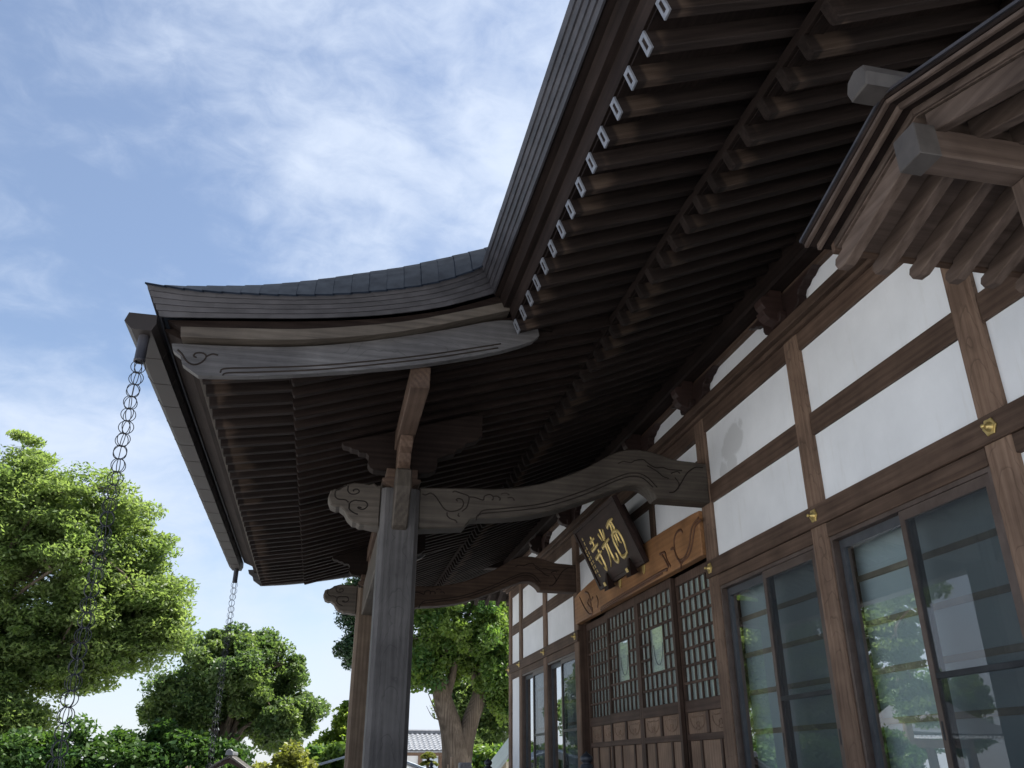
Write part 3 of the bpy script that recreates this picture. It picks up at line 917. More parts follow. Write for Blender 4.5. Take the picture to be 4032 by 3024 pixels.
# ------------------------------------------------------------------ porch roof: verge curves
# (x, z) pairs along the near verge
V_TOP = [(-4.858, 4.651), (-4.552, 4.634), (-4.245, 4.647), (-3.852, 4.680), (-3.451, 4.747), (-2.952, 4.879), (-2.640, 5.020), (-2.508, 5.108)]
V_BOT = [(-4.757, 4.470), (-4.546, 4.488), (-4.238, 4.520), (-3.762, 4.574), (-3.270, 4.656), (-2.846, 4.766), (-2.583, 4.868), (-2.380, 4.959)]
B2_TOP = [(-4.629, 4.434), (-4.235, 4.465), (-3.757, 4.514), (-3.263, 4.608), (-2.923, 4.697), (-2.393, 4.880), (-2.27, 4.925)]
B2_BOT = [(-4.617, 4.356), (-4.224, 4.378), (-3.748, 4.429), (-3.258, 4.525), (-2.920, 4.618), (-2.392, 4.800), (-2.25, 4.85)]
H_TOP = [(-4.683, 4.330), (-4.225, 4.356), (-3.747, 4.407), (-3.253, 4.514), (-2.738, 4.660), (-2.380, 4.775), (-2.196, 4.800), (-2.02, 4.80)]
H_BOT = [(-4.667, 4.278), (-4.640, 4.255), (-4.606, 4.235), (-4.612, 4.205), (-4.590, 4.177), (-4.548, 4.165), (-4.530, 4.135), (-4.471, 4.100)]
H_BOT2 = [(-4.471, 4.100), (-4.04, 4.142), (-3.565, 4.217), (-3.07, 4.313), (-2.729, 4.396), (-2.377, 4.501), (-2.197, 4.570), (-2.05, 4.640), (-2.0, 4.69)]
YVB, YVT = 5.546, 5.418

def at_frac(curve, n):
    C = cr(curve, 8)
    return [C[min(len(C) - 1, int(round(i * (len(C) - 1) / n)))] for i in range(n + 1)]

NS = 28
vt, vb = at_frac(V_TOP, NS), at_frac(V_BOT, NS)
# one continuous edge: list of (bottom point, top point, outward normal)
edge_near = [((-2.38, y, 4.959), (-2.508, y, 5.108), (-1, 0, 0)) for y in np.linspace(0.0, 5.2, 11)]
edge_near.append(((-2.38, YVB, 4.959), (-2.508, YVT, 5.108), (-1, -1, 0)))
edge_verge = [((vb[i][0], YVB, vb[i][1]), (vt[i][0], YVT, vt[i][1]), (0, -1, 0)) for i in range(NS, -1, -1)]
edge_verge[0] = edge_near[-1]
edge_verge[-1] = (edge_verge[-1][0], edge_verge[-1][1], (-1, -1, 0))
b0, t0 = edge_verge[-1][0], edge_verge[-1][1]
def front_pt(y):
    u = max(0.0, (abs(y - YC) - 2.6) / 1.4)
    dz = -0.03 + 0.03 * min(1.0, u * u)
    return ((b0[0], y, b0[2] + dz), (t0[0], y, t0[2] + dz), (-1, 0, 0))
edge_front = [edge_verge[-1]] + [front_pt(y) for y in np.linspace(YVB + 0.2, 2 * YC - YVB - 0.2, 16)]
def mir(e):
    b, t, n = e
    return ((b[0], 2 * YC - b[1], b[2]), (t[0], 2 * YC - t[1], t[2]), (n[0], -n[1], 0))
edge_front.append(mir(edge_verge[-1]))
edge_verge_far = [mir(e) for e in edge_verge]
edge_far = [mir(edge_near[-1])] + [((-2.38, y, 4.959), (-2.508, y, 5.108), (-1, 0, 0)) for y in np.linspace(13.9, 18.6, 8)]

def fascia(edge, pieces, name='fascia_sheet', layers=5):
    n = len(edge)
    for l in range(layers):
        f0, f1 = l / layers, (l + 1) / layers
        cuts = sorted(set(int(round(i * (n - 1) / pieces)) for i in range(pieces + 1)))
        if l % 2 and pieces > 2:
            half_ = (n - 1) / pieces / 2
            cuts = sorted(set([0, n - 1] + [int(round(i * (n - 1) / pieces + half_)) for i in range(pieces) if i * (n - 1) / pieces + half_ < n - 1]))
        for s in range(len(cuts) - 1):
            V, F = [], []
            ids = list(range(cuts[s], cuts[s + 1] + 1))
            off = random.uniform(-0.0008, 0.0012)
            for i in ids:
                b, t, nn = Vector(edge[i][0]), Vector(edge[i][1]), Vector(edge[i][2])
                lo = b.lerp(t, f0); hi = b.lerp(t, f1 + 0.012)
                V += [lo + nn * (0.001), lo + nn * (0.013 + off), hi + nn * (0.0025 + off), hi - nn * 0.02]
            for q in range(len(ids) - 1):
                a = q * 4; c = a + 4
                F += [(a, a + 1, c + 1, c), (a + 1, a + 2, c + 2, c + 1), (a + 2, a + 3, c + 3, c + 2)]
            e = len(ids) * 4 - 4
            F += [(0, 3, 2, 1), (e, e + 1, e + 2, e + 3)]
            obj(name, to_mesh(name, V, F), COPPER(), T)
fascia(edge_near, 5)
fascia(edge_verge, 5)
fascia(edge_front, 6)
fascia(edge_verge_far, 1)
fascia(edge_far, 1)

# verge boards, built on the near side and mirrored to the far one
def both(name, top, bot, y0, y1, mat):
    a = obj(name, ribbon(top, bot, y0, y1), mat, T)
    obj(name, ribbon(top, bot, 2 * YC - y1, 2 * YC - y0), mat, T)
    return a
cV_BOT, cB2T, cB2B, cHT = cr(V_BOT, 5), cr(B2_TOP, 5), cr(B2_BOT, 5), cr(H_TOP, 5)
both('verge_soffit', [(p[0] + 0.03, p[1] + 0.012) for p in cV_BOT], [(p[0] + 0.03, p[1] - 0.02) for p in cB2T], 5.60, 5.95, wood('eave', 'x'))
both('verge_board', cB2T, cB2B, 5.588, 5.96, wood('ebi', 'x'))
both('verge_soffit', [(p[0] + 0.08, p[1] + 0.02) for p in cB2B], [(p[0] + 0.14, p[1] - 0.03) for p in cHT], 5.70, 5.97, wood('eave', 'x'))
hb = both('carved_verge_board', cHT, H_BOT[:-1] + cr(H_BOT2, 5), 5.66, 5.725, wood('verge', 'x'))
hb['label'] = 'weathered grey verge board with a carved curl at its tip'
g1 = cr([(-4.328, 4.136), (-4.294, 4.172), (-4.047, 4.204), (-3.570, 4.276), (-2.905, 4.421), (-2.308, 4.583)], 6)
g2 = cr([(-4.310, 4.118), (-4.270, 4.140), (-4.040, 4.170), (-3.570, 4.243), (-2.905, 4.388), (-2.330, 4.545)], 6)
g3 = cr([(-4.636, 4.285), (-4.600, 4.252), (-4.562, 4.202), (-4.512, 4.180), (-4.462, 4.204), (-4.438, 4.251), (-4.465, 4.276), (-4.510, 4.271), (-4.522, 4.248), (-4.502, 4.236)], 5)
g4 = cr([(-4.44, 4.25), (-4.40, 4.275), (-4.36, 4.27)], 5)
obj('verge_carving', tubes([[(p[0], 5.658, p[1]) for p in q] for q in (g1, g2, g3, g4)], 0.006, 6, flat=((0, 1, 0), 0.5)), wood('carve', 'x'), hb)

# rolled copper verge above the fascia (lapped sheets)
SIL = [(-4.90, 4.70), (-4.587, 4.79), (-4.186, 4.862), (-3.934, 4.925), (-3.684, 4.995), (-3.429, 5.080), (-3.079, 5.195), (-2.754, 5.325), (-2.446, 5.45), (-2.2, 5.56)]
def interp(c, x):
    for i in range(len(c) - 1):
        if c[i][0] <= x <= c[i + 1][0]:
            f = (x - c[i][0]) / (c[i + 1][0] - c[i][0])
            return c[i][1] + f * (c[i + 1][1] - c[i][1])
    return c[-1][1] if x > c[-1][0] else c[0][1]
cvt, csil = cr(V_TOP, 6), cr(SIL, 6)
def roll_pt(x, s, lift):
    """Point on the rolled verge; s 0 at the fascia, 1 on the crest, beyond 1 the roof field."""
    zt_ = interp(cvt, x) if x < -2.508 else 5.108 + (x + 2.508) * 0.62
    crest = interp(csil, x)
    if s <= 1.0:
        y = YVT - 0.028 + s * 0.33
        z = zt_ - 0.008 + (crest - zt_ + 0.008) * (1 - (1 - s) ** 1.9)
    else:
        y = YVT + 0.302 + (s - 1.0) * 1.0
        z = crest + 0.04 * (s - 1.0)
    return (x, y, z + lift)
xs_ = list(np.arange(-4.87, -2.2, 0.127))
for i in range(len(xs_) - 1):
    xa, xb = xs_[i], xs_[i + 1] + 0.012
    parts_ = [(0.0, 1.35)] if i % 3 else [(0.0, 0.46), (0.44, 1.35)]
    for (s0_, s1_) in parts_:
        V, F = [], []
        ss = np.linspace(s0_, s1_, 9)
        jl_ = random.uniform(-0.001, 0.001)
        for s in ss:
            lift = 0.010 if s0_ == 0.0 or s > s0_ + 0.02 else 0.016
            V += [roll_pt(xa, s, 0.0085 + jl_), roll_pt(xb, s, 0.003 + jl_), roll_pt(xb, s, -0.012), roll_pt(xa, s, -0.004)]
        for q in range(len(ss) - 1):
            a = q * 4; c = a + 4
            for e in range(4):
                F.append((a + e, a + (e + 1) % 4, c + (e + 1) % 4, c + e))
        F += [(0, 3, 2, 1), (len(V) - 4, len(V) - 3, len(V) - 2, len(V) - 1)]
        obj('verge_sheet', to_mesh('verge_sheet', V, F), ROOFCU(), T)
# roof fields (not seen from below, but they shade what lies under them)
V, F = [], []
xs2 = np.linspace(-4.86, 1.5, 16)
for x in xs2:
    z = interp(csil, min(x, -2.2)) + (0.45 * (x + 2.2) if x > -2.2 else 0.0)
    V += [(x, YVT + 0.35, z - 0.02), (x, 2 * YC - YVT - 0.35, z - 0.02)]
for i in range(len(xs2) - 1):
    F.append((2 * i, 2 * i + 1, 2 * i + 3, 2 * i + 2))
obj('porch_roof_field', to_mesh('r', V, F), ROOFCU(), T)
V, F = [], []
prof_ = [(-2.505, 5.112), (-1.5, 5.45), (0.0, 6.05), (2.0, 7.1), (4.5, 8.8), (7.0, 7.1), (9.0, 6.05), (11.4, 5.1)]
for (x, z) in prof_:
    V += [(x, -0.2, z), (x, 18.7, z)]
for i in range(len(prof_) - 1):
    F.append((2 * i, 2 * i + 1, 2 * i + 3, 2 * i + 2))
obj('main_roof_field', to_mesh('r', V, F), ROOFCU(), T)
# far verge roll, plain
V, F = [], []
for x in xs_:
    for s in np.linspace(0, 1.35, 8):
        p = roll_pt(x, s, 0.0); V.append((p[0], 2 * YC - p[1], p[2]))
for i in range(len(xs_) - 1):
    for k in range(7):
        a = i * 8 + k; F.append((a, a + 1, a + 9, a + 8))
obj('verge_sheet', to_mesh('r', V, F), ROOFCU(), T)

# ------------------------------------------------------------------ porch rafters and front eave
NK = 35
KS = 0.22
ya0 = YC - 17 * KS
SK = 0.31
ang_k = math.atan(SK)
SK2 = 0.155
ang_k2 = math.atan(SK2)
a0 = f0 = None
for k in range(NK):
    y = ya0 + KS * k
    up_ = 0.012 * max(0.0, (abs(y - YC) - 2.6) / 1.2) ** 2
    jz = random.uniform(-0.002, 0.002) + up_
    if a0 is None:
        a0 = obj('porch_rafter', rafter_mesh(2.56 / math.cos(ang_k), 0.064, 0.108, 0.010), wood('eave', 'x'), T, loc=(-3.83, y, 4.120 + jz), rot=(0, -ang_k, 0))
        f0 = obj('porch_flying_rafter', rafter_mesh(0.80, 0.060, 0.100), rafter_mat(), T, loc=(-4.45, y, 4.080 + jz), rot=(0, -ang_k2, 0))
    else:
        dup(a0, (-3.83, y, 4.120 + jz), T); dup(f0, (-4.45, y, 4.080 + jz), T)
PY0, PY1 = 5.70, 2 * YC - 5.70
zk = 4.12 + 0.108 * math.cos(ang_k) + 0.002
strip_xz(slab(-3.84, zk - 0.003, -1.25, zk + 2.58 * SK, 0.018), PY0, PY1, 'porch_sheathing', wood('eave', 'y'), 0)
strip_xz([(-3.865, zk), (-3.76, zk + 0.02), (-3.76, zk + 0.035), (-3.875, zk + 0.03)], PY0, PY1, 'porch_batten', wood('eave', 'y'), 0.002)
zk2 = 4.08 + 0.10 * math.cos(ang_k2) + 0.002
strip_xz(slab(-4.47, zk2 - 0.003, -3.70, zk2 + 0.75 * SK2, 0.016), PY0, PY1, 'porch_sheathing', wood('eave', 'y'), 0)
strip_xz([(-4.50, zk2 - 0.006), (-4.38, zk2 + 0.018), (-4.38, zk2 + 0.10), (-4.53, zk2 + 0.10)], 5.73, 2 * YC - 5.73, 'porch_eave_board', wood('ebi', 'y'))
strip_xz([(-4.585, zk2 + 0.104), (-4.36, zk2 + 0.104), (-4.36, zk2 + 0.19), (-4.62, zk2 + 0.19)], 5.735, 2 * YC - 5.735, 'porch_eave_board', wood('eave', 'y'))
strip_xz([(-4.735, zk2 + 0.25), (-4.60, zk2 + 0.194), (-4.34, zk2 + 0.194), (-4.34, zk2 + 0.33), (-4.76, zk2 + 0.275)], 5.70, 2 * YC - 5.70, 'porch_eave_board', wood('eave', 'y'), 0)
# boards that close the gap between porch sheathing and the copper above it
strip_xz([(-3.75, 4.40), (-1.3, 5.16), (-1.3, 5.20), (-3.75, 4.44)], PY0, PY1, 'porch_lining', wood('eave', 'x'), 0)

# purlin, pillars, beams of the porch
obj('porch_purlin', box(-2.980, -2.832, 5.752, 2 * YC - 5.752, 4.195, 4.372, 0.006), wood('beam', 'y'), T)
for y in (7.225, 2 * YC - 7.225):
    s = -1 if y < YC else 1
    q = 0.165; ch = 0.036
    octo = [(-q, -q + ch), (-q + ch, -q), (q - ch, -q), (q, -q + ch), (q, q - ch), (q - ch, q), (-q + ch, q), (-q, q - ch)]
    obj('porch_pillar', prism([(-2.905 + p[0], y + p[1]) for p in octo], 'z', 0.16, 3.815, 0.003), wood('pillar' if y < YC else 'pillar_lit', 'z'), T)
    obj('pillar_base', lathe([(0.0, 0.165), (0.20, 0.165), (0.27, 0.12), (0.30, 0.0)], 20, (-2.905, y, 0.0)), STONE(), T)
    # bearing saucer and block
    obj('bearing_block', prism([(-3.075, 3.885), (-3.06, 3.868), (-2.98, 3.818), (-2.83, 3.818), (-2.75, 3.868), (-2.735, 3.885), (-2.74, 3.90), (-2.77, 3.905), (-2.77, 3.99), (-3.04, 3.99), (-3.04, 3.905), (-3.07, 3.90)], 'y', y - 0.165, y + 0.165, 0.005), wood('beam', 'x'), T)
    zr = lambda x: 4.12 + SK * (x + 3.83) - 0.004
    bp_ = [(-3.446, 4.235), (-3.430, 4.205), (-3.375, 4.195), (-3.354, 4.180), (-3.300, 4.172), (-3.287, 4.150), (-3.225, 4.148), (-3.201, 4.120), (-3.205, 4.054), (-3.185, 4.018), (-3.152, 3.998), (-3.062, 3.992),
           (-2.718, 3.992), (-2.655, 3.998), (-2.610, 4.025), (-2.587, 4.054), (-2.585, 4.140), (-2.540, 4.165), (-2.508, 4.185), (-2.430, 4.205), (-2.410, 4.245), (-2.357, 4.262), (-2.330, 4.310), (-2.230, 4.345), (-2.179, 4.400)]
    obj('bracket_arm', prism(bp_ + [(-2.179, zr(-2.179)), (-2.9, zr(-2.9)), (-3.446, zr(-3.446) + 0.002)], 'y', y - 0.065, y + 0.065, 0.006), wood('eave', 'x'), T)
    # arm under the purlin, along the eave
    yy = lambda d: y + s * d
    ap = [(0.47, 4.193), (0.47, 4.14), (0.44, 4.10), (0.36, 4.07), (0.33, 4.0), (0.27, 3.96), (0.18, 3.935), (-0.18, 3.935), (-0.27, 3.96), (-0.33, 4.0), (-0.36, 4.07), (-0.44, 4.10), (-0.47, 4.14), (-0.47, 4.193)]
    obj('bracket_arm', prism([(yy(p[0]), p[1]) for p in ap], 'x', -2.958, -2.850, 0.005), wood('beam', 'y'), T)
    # squared nose of the front beam outside the pillar
    nf = [(0.160, 3.440), (0.215, 3.470), (0.385, 3.715), (0.405, 3.76), (0.375, 3.915), (0.345, 3.935), (0.160, 3.880)]
    obj('beam_nose', prism([(yy(p[0]), p[1]) for p in nf], 'x', -2.972, -2.838, 0.012), wood('ebi', 'z'), T)
obj('porch_beam', box(-3.005, -2.805, 7.392, 2 * YC - 7.392, 3.450, 3.845, 0.012), wood('ebi', 'y'), T)
# curved tie beams from pillar to wall, and their carved noses
E_TOP = [(-2.742, 3.850), (-2.341, 3.872), (-1.977, 3.891), (-1.604, 3.973), (-1.219, 4.134), (-0.917, 4.310), (-0.715, 4.364), (-0.515, 4.345), (-0.316, 4.292), (-0.113, 4.278), (0.013, 4.268)]
E_BOT = [(-2.742, 3.478), (-2.333, 3.515)]
E_BOT2 = [(-2.300, 3.560), (-2.245, 3.599), (-1.976, 3.623), (-1.609, 3.691), (-1.230, 3.826), (-0.837, 3.985), (-0.720, 4.010), (-0.639, 3.998), (-0.560, 3.945), (-0.520, 3.892)]
e_pts = cr(E_TOP, 6) + [(0.013, 3.885)] + cr(E_BOT2[::-1], 5) + E_BOT[::-1]
N_OUT = [(-3.072, 3.850), (-3.111, 3.844), (-3.138, 3.868), (-3.180, 3.850), (-3.223, 3.858), (-3.309, 3.860), (-3.392, 3.834), (-3.435, 3.790), (-3.470, 3.792), (-3.506, 3.773), (-3.522, 3.710), (-3.495, 3.649), (-3.450, 3.632), (-3.418, 3.637), (-3.385, 3.612), (-3.374, 3.604), (-3.344, 3.553), (-3.300, 3.512), (-3.265, 3.506), (-3.240, 3.490), (-3.197, 3.492), (-3.129, 3.479), (-3.072, 3.475)]
for y in (7.225, 2 * YC - 7.225):
    eb = obj('curved_beam', prism(e_pts, 'y', y - 0.105, y + 0.105, 0.012), wood('ebi' if y < YC else 'beam', 'x'), T)
    obj('beam_carving', tubes([cr([(p[0], y - 0.1055, p[1]) for p in c], 5) for c in EBI_CARVE], 0.0058, 6, flat=((0, 1, 0), 0.6)), wood('carve', 'x'), eb)
    nb_ = obj('carved_nose', prism(N_OUT, 'y', y - 0.10, y + 0.10, 0.012), wood('ebi', 'x'), T)
    obj('nose_carving', tubes([cr([(p[0], y - 0.1005, p[1]) for p in c], 5) for c in NOSE_CARVE], 0.0055, 6, flat=((0, 1, 0), 0.6)), wood('carve', 'x'), nb_)

# ------------------------------------------------------------------ gutter along the porch eave
gy0, gy1 = 5.52, 2 * YC - 5.52
gp = [(-4.780, 4.470), (-4.965, 4.472), (-4.985, 4.405), (-4.930, 4.348), (-4.800, 4.346), (-4.776, 4.40)]
gp_in = [(-4.788, 4.4705), (-4.958, 4.4725), (-4.976, 4.407), (-4.925, 4.356), (-4.806, 4.354), (-4.784, 4.40)]
nseg = 17
for k in range(nseg):
    a = gy0 + (gy1 - gy0) * k / nseg; b = gy0 + (gy1 - gy0) * (k + 1) / nseg
    if k in (0, nseg - 1):
        me = prism(gp, 'y', a, b - 0.001)
    else:
        me = prism(gp, 'y', a, b - 0.001)
    gs_ = obj('gutter_length', me, GUTTER(), T)
    if k:
        obj('gutter_strap', prism([(p[0] * 1.0 + (-0.0025 if p[0] < -4.88 else 0.0025), p[1] + (0.0025 if p[1] > 4.42 else -0.0025)) for p in gp], 'y', a - 0.008, a + 0.008, 0.001), GUTTER(), gs_)
for y in (5.625, 2 * YC - 5.625):
    obj('gutter_outlet', lathe([(0.030, 0.0), (0.038, 0.0), (0.038, 0.02), (0.036, 0.022), (0.036, 0.20)], 18, (-4.862, y, 4.148)), COPPER(), T)

# ------------------------------------------------------------------ rain chains
def torus_path(r, a, n=18):
    return [(r * math.cos(t) * math.cos(a), r * math.cos(t) * math.sin(a), r * math.sin(t)) for t in np.linspace(0, 2 * math.pi, n, endpoint=False)]
link_mesh = tubes([torus_path(0.047, a) for a in (0.2, 1.25, 2.3)] + [[(0.010 * math.cos(t), 0.010 * math.sin(t), 0.0455) for t in np.linspace(0, 2 * math.pi, 8, endpoint=False)]], 0.0029, 5, closed=True)
link_mesh.materials.append(DARKMETAL())
for (y, lab) in ((5.625, 'rain chain of dark metal rings hanging from the near gutter end'), (2 * YC - 5.625, 'rain chain of dark metal rings hanging from the far gutter end')):
    ch = thing('rain_chain', lab, 'rain chain', (-4.862, y, 0.0), 'rain chains under the porch gutter')
    z = 4.112
    k = 0
    while z > 0.15:
        o = bpy.data.objects.new('chain_ring', link_mesh); COL.objects.link(o); o.parent = ch
        o.location = (0.003 * math.sin(k * 1.7), 0.003 * math.cos(k * 2.3), z)
        o.rotation_euler = (random.uniform(-0.05, 0.05), random.uniform(-0.05, 0.05), k * 0.83)
        z -= 0.0895; k += 1
    obj('drain_bowl', lathe([(0.0, 0.02), (0.14, 0.03), (0.2, 0.12), (0.22, 0.12), (0.17, 0.0), (0.0, 0.0)], 20, (-4.862, y, 0.0)), STONE(), ch)

# ------------------------------------------------------------------ name plaque over the doors
PB = Vector((-0.062, 0, 3.655)); PT = Vector((-0.405, 0, 4.400))        # lower and upper edge (x, z)
PY_N, PY_F = 8.70, 10.33
pdir = (PT - PB); PH = pdir.length; pdir.normalize()
pnor = Vector((-pdir.z, 0, pdir.x))                                     # out of the face
if pnor.x > 0:
    pnor = -pnor
plq = thing('name_plaque', 'dark wooden name plaque with gold characters leaning out over the doors', 'plaque', (-0.062, YC, 3.655))
def pp(u, v, d=0.0):
    """u 0 at the far edge, 1 at the near edge; v 0 at the bottom, 1 at the top; d out of the face."""
    b = PB + pdir * (v * PH) + pnor * d
    return (b.x, PY_F + (PY_N - PY_F) * u, b.z)
def pbox(u0, u1, v0, v1, d0, d1, bev=0.004):
    V = [pp(u, v, d) for d in (d0, d1) for (u, v) in ((u0, v0), (u1, v0), (u1, v1), (u0, v1))]
    me = to_mesh('b', V, [(0, 1, 2, 3), (4, 7, 6, 5), (0, 4, 5, 1), (1, 5, 6, 2), (2, 6, 7, 3), (3, 7, 4, 0)])
    if bev:
        bm = bmesh.new(); bm.from_mesh(me); bmesh.ops.bevel(bm, geom=list(bm.edges), offset=bev, segments=1, affect='EDGES'); bm.to_mesh(me); bm.free()
    return me
bd = obj('board', pbox(0.0, 1.0, 0.0, 1.0, -0.05, 0.0, 0.006), wood('board', 'y'), plq)
for (u0, u1, v0, v1) in ((0.0, 1.0, 0.94, 1.0), (0.0, 0.035, 0.0, 0.9395), (0.965, 1.0, 0.0, 0.9395), (0.0355, 0.9645, 0.0, 0.055)):
    obj('frame_strip', pbox(u0, u1, v0, v1, 0.0005, 0.016, 0.004), wood('board', 'y'), plq)
obj('back_box', pbox(0.10, 0.90, 0.08, 0.86, -0.16, -0.0505, 0.004), wood('board', 'y'), plq)

def brush(strokes, u0, v0, su, sv, wid, d=0.004):
    V, F = [], []
    for st in strokes:
        w0, w1 = st[0]
        P = cr(st[1:], 7) if len(st) > 3 else [tuple(np.array(st[1]) * (1 - t) + np.array(st[2]) * t) for t in np.linspace(0, 1, 8)]
        n = len(P)
        base = len(V)
        for i, p in enumerate(P):
            a = np.array(P[min(i + 1, n - 1)]) - np.array(P[max(i - 1, 0)])
            a = a / (np.linalg.norm(a) + 1e-9)
            nrm = np.array((-a[1], a[0]))
            t = i / (n - 1)
            w = wid * (w0 + (w1 - w0) * t) * (0.80 + 0.35 * math.sin(math.pi * min(1, t * 1.15)) + 0.25 * math.exp(-(t / 0.12) ** 2))
            for (sd, dd) in ((-1, 0.0005), (-0.72, d * 2.2), (0, d * 3.0), (0.72, d * 2.2), (1, 0.0005)):
                q = np.array(p) + nrm * w * sd
                V.append(pp(u0 + q[0] * su, v0 + q[1] * sv, dd))
        for i in range(n - 1):
            for k in range(4):
                a_ = base + i * 5 + k
                F.append((a_, a_ + 1, a_ + 6, a_ + 5))
        F.append(tuple(base + k for k in range(5))); F.append(tuple(base + (n - 1) * 5 + k for k in range(5))[::-1])
    return to_mesh('brush', V, F, True)
# three large characters read from the near (right) side, brushed
NISHI = [((1.1, 0.8), (0.10, 0.90), (0.45, 0.97), (0.88, 0.99)), ((1.0, 0.7), (0.46, 0.97), (0.42, 0.80), (0.34, 0.66)), ((1.0, 0.8), (0.62, 0.97), (0.66, 0.80), (0.62, 0.66)),
         ((0.9, 1.0), (0.20, 0.66), (0.10, 0.42), (0.16, 0.12), (0.30, 0.02)), ((1.0, 0.9), (0.18, 0.64), (0.52, 0.72), (0.84, 0.62), (0.88, 0.34), (0.74, 0.06)), ((1.0, 0.7), (0.24, 0.06), (0.50, 0.05), (0.80, 0.10)),
         ((0.8, 0.5), (0.40, 0.66), (0.38, 0.48), (0.32, 0.34)), ((0.8, 0.6), (0.60, 0.66), (0.60, 0.44), (0.70, 0.36))]
HIKARI = [((1.0, 0.8), (0.54, 1.00), (0.52, 0.82), (0.50, 0.66)), ((1.0, 0.6), (0.22, 0.90), (0.28, 0.80), (0.36, 0.70)), ((0.7, 0.9), (0.82, 0.94), (0.72, 0.80), (0.62, 0.72)),
          ((1.0, 0.8), (0.04, 0.55), (0.45, 0.60), (0.96, 0.64)), ((1.0, 0.4), (0.40, 0.58), (0.36, 0.34), (0.22, 0.14), (0.02, 0.02)), ((1.0, 1.0), (0.60, 0.60), (0.58, 0.34), (0.60, 0.14), (0.74, 0.04), (0.94, 0.08), (0.96, 0.26))]
TERA = [((0.9, 0.7), (0.22, 0.86), (0.50, 0.88), (0.80, 0.90)), ((1.0, 0.8), (0.52, 1.00), (0.50, 0.84), (0.50, 0.68)), ((1.0, 0.8), (0.06, 0.66), (0.48, 0.69), (0.94, 0.71)),
        ((1.0, 0.7), (0.08, 0.42), (0.50, 0.46), (0.94, 0.50)), ((1.0, 0.8), (0.66, 0.60), (0.67, 0.34), (0.66, 0.10), (0.58, 0.02), (0.48, 0.10)), ((1.0, 0.6), (0.28, 0.36), (0.35, 0.28), (0.42, 0.20))]
for (name_, S, u0) in (('gold_character', NISHI, 0.640), ('gold_character', HIKARI, 0.405), ('gold_character', TERA, 0.180)):
    obj(name_, brush(S, u0, 0.20, 0.205, 0.56, 0.058), GOLD(), plq)
# two columns of small gold writing at the far edge, too small to read
rs = random.Random(11)
for (cu, v_lo, v_hi) in ((0.115, 0.16, 0.84), (0.070, 0.24, 0.66)):
    n_ = int((v_hi - v_lo) / 0.068)
    S = []
    for k in range(n_):
        vc = v_lo + (v_hi - v_lo) * (k + 0.5) / n_
        for q in range(3):
            y_ = vc + (q - 1) * 0.016 + rs.uniform(-0.004, 0.004)
            a_ = cu - rs.uniform(0.008, 0.014); b_ = cu + rs.uniform(0.008, 0.014)
            S.append(((1, 0.8), (a_, y_), (b_, y_ + rs.uniform(-0.004, 0.008))))
        S.append(((1, 0.7), (cu + rs.uniform(-0.004, 0.004), vc + 0.026), (cu + rs.uniform(-0.005, 0.005), vc - 0.026)))
    obj('small_gold_writing', brush(S, 0.0, 0.0, 1.0, 1.0, 0.0042, 0.0012), GOLD(), plq)
# scrolled wooden feet with gold fittings that hold the lower edge
for u in (0.30, 0.80):
    V = [pp(u - 0.012, 0.17, 0.017), pp(u + 0.012, 0.17, 0.017), pp(u + 0.05, -0.06, 0.022), pp(u - 0.05, -0.06, 0.022),
         pp(u - 0.012, 0.17, 0.030), pp(u + 0.012, 0.17, 0.030), pp(u + 0.05, -0.06, 0.120), pp(u - 0.05, -0.06, 0.120)]
    ft = obj('plaque_foot', to_mesh('f', V, [(0, 1, 2, 3), (4, 7, 6, 5), (0, 4, 5, 1), (1, 5, 6, 2), (2, 6, 7, 3), (3, 7, 4, 0)]), wood('board', 'y'), plq)
    obj('gold_fitting', pbox(u - 0.020, u + 0.018, 0.0, 0.06, 0.100, 0.1105, 0.003), GOLD(), ft)
    y_ = PY_F + (PY_N - PY_F) * (u + 0.10)
    obj('gold_fitting', prism([(y_ - 0.045, 3.66), (y_ + 0.045, 3.66), (y_ + 0.03, 3.585), (y_, 3.56), (y_ - 0.03, 3.585)], 'x', -0.036, -0.0245, 0.002), GOLD(), plq)

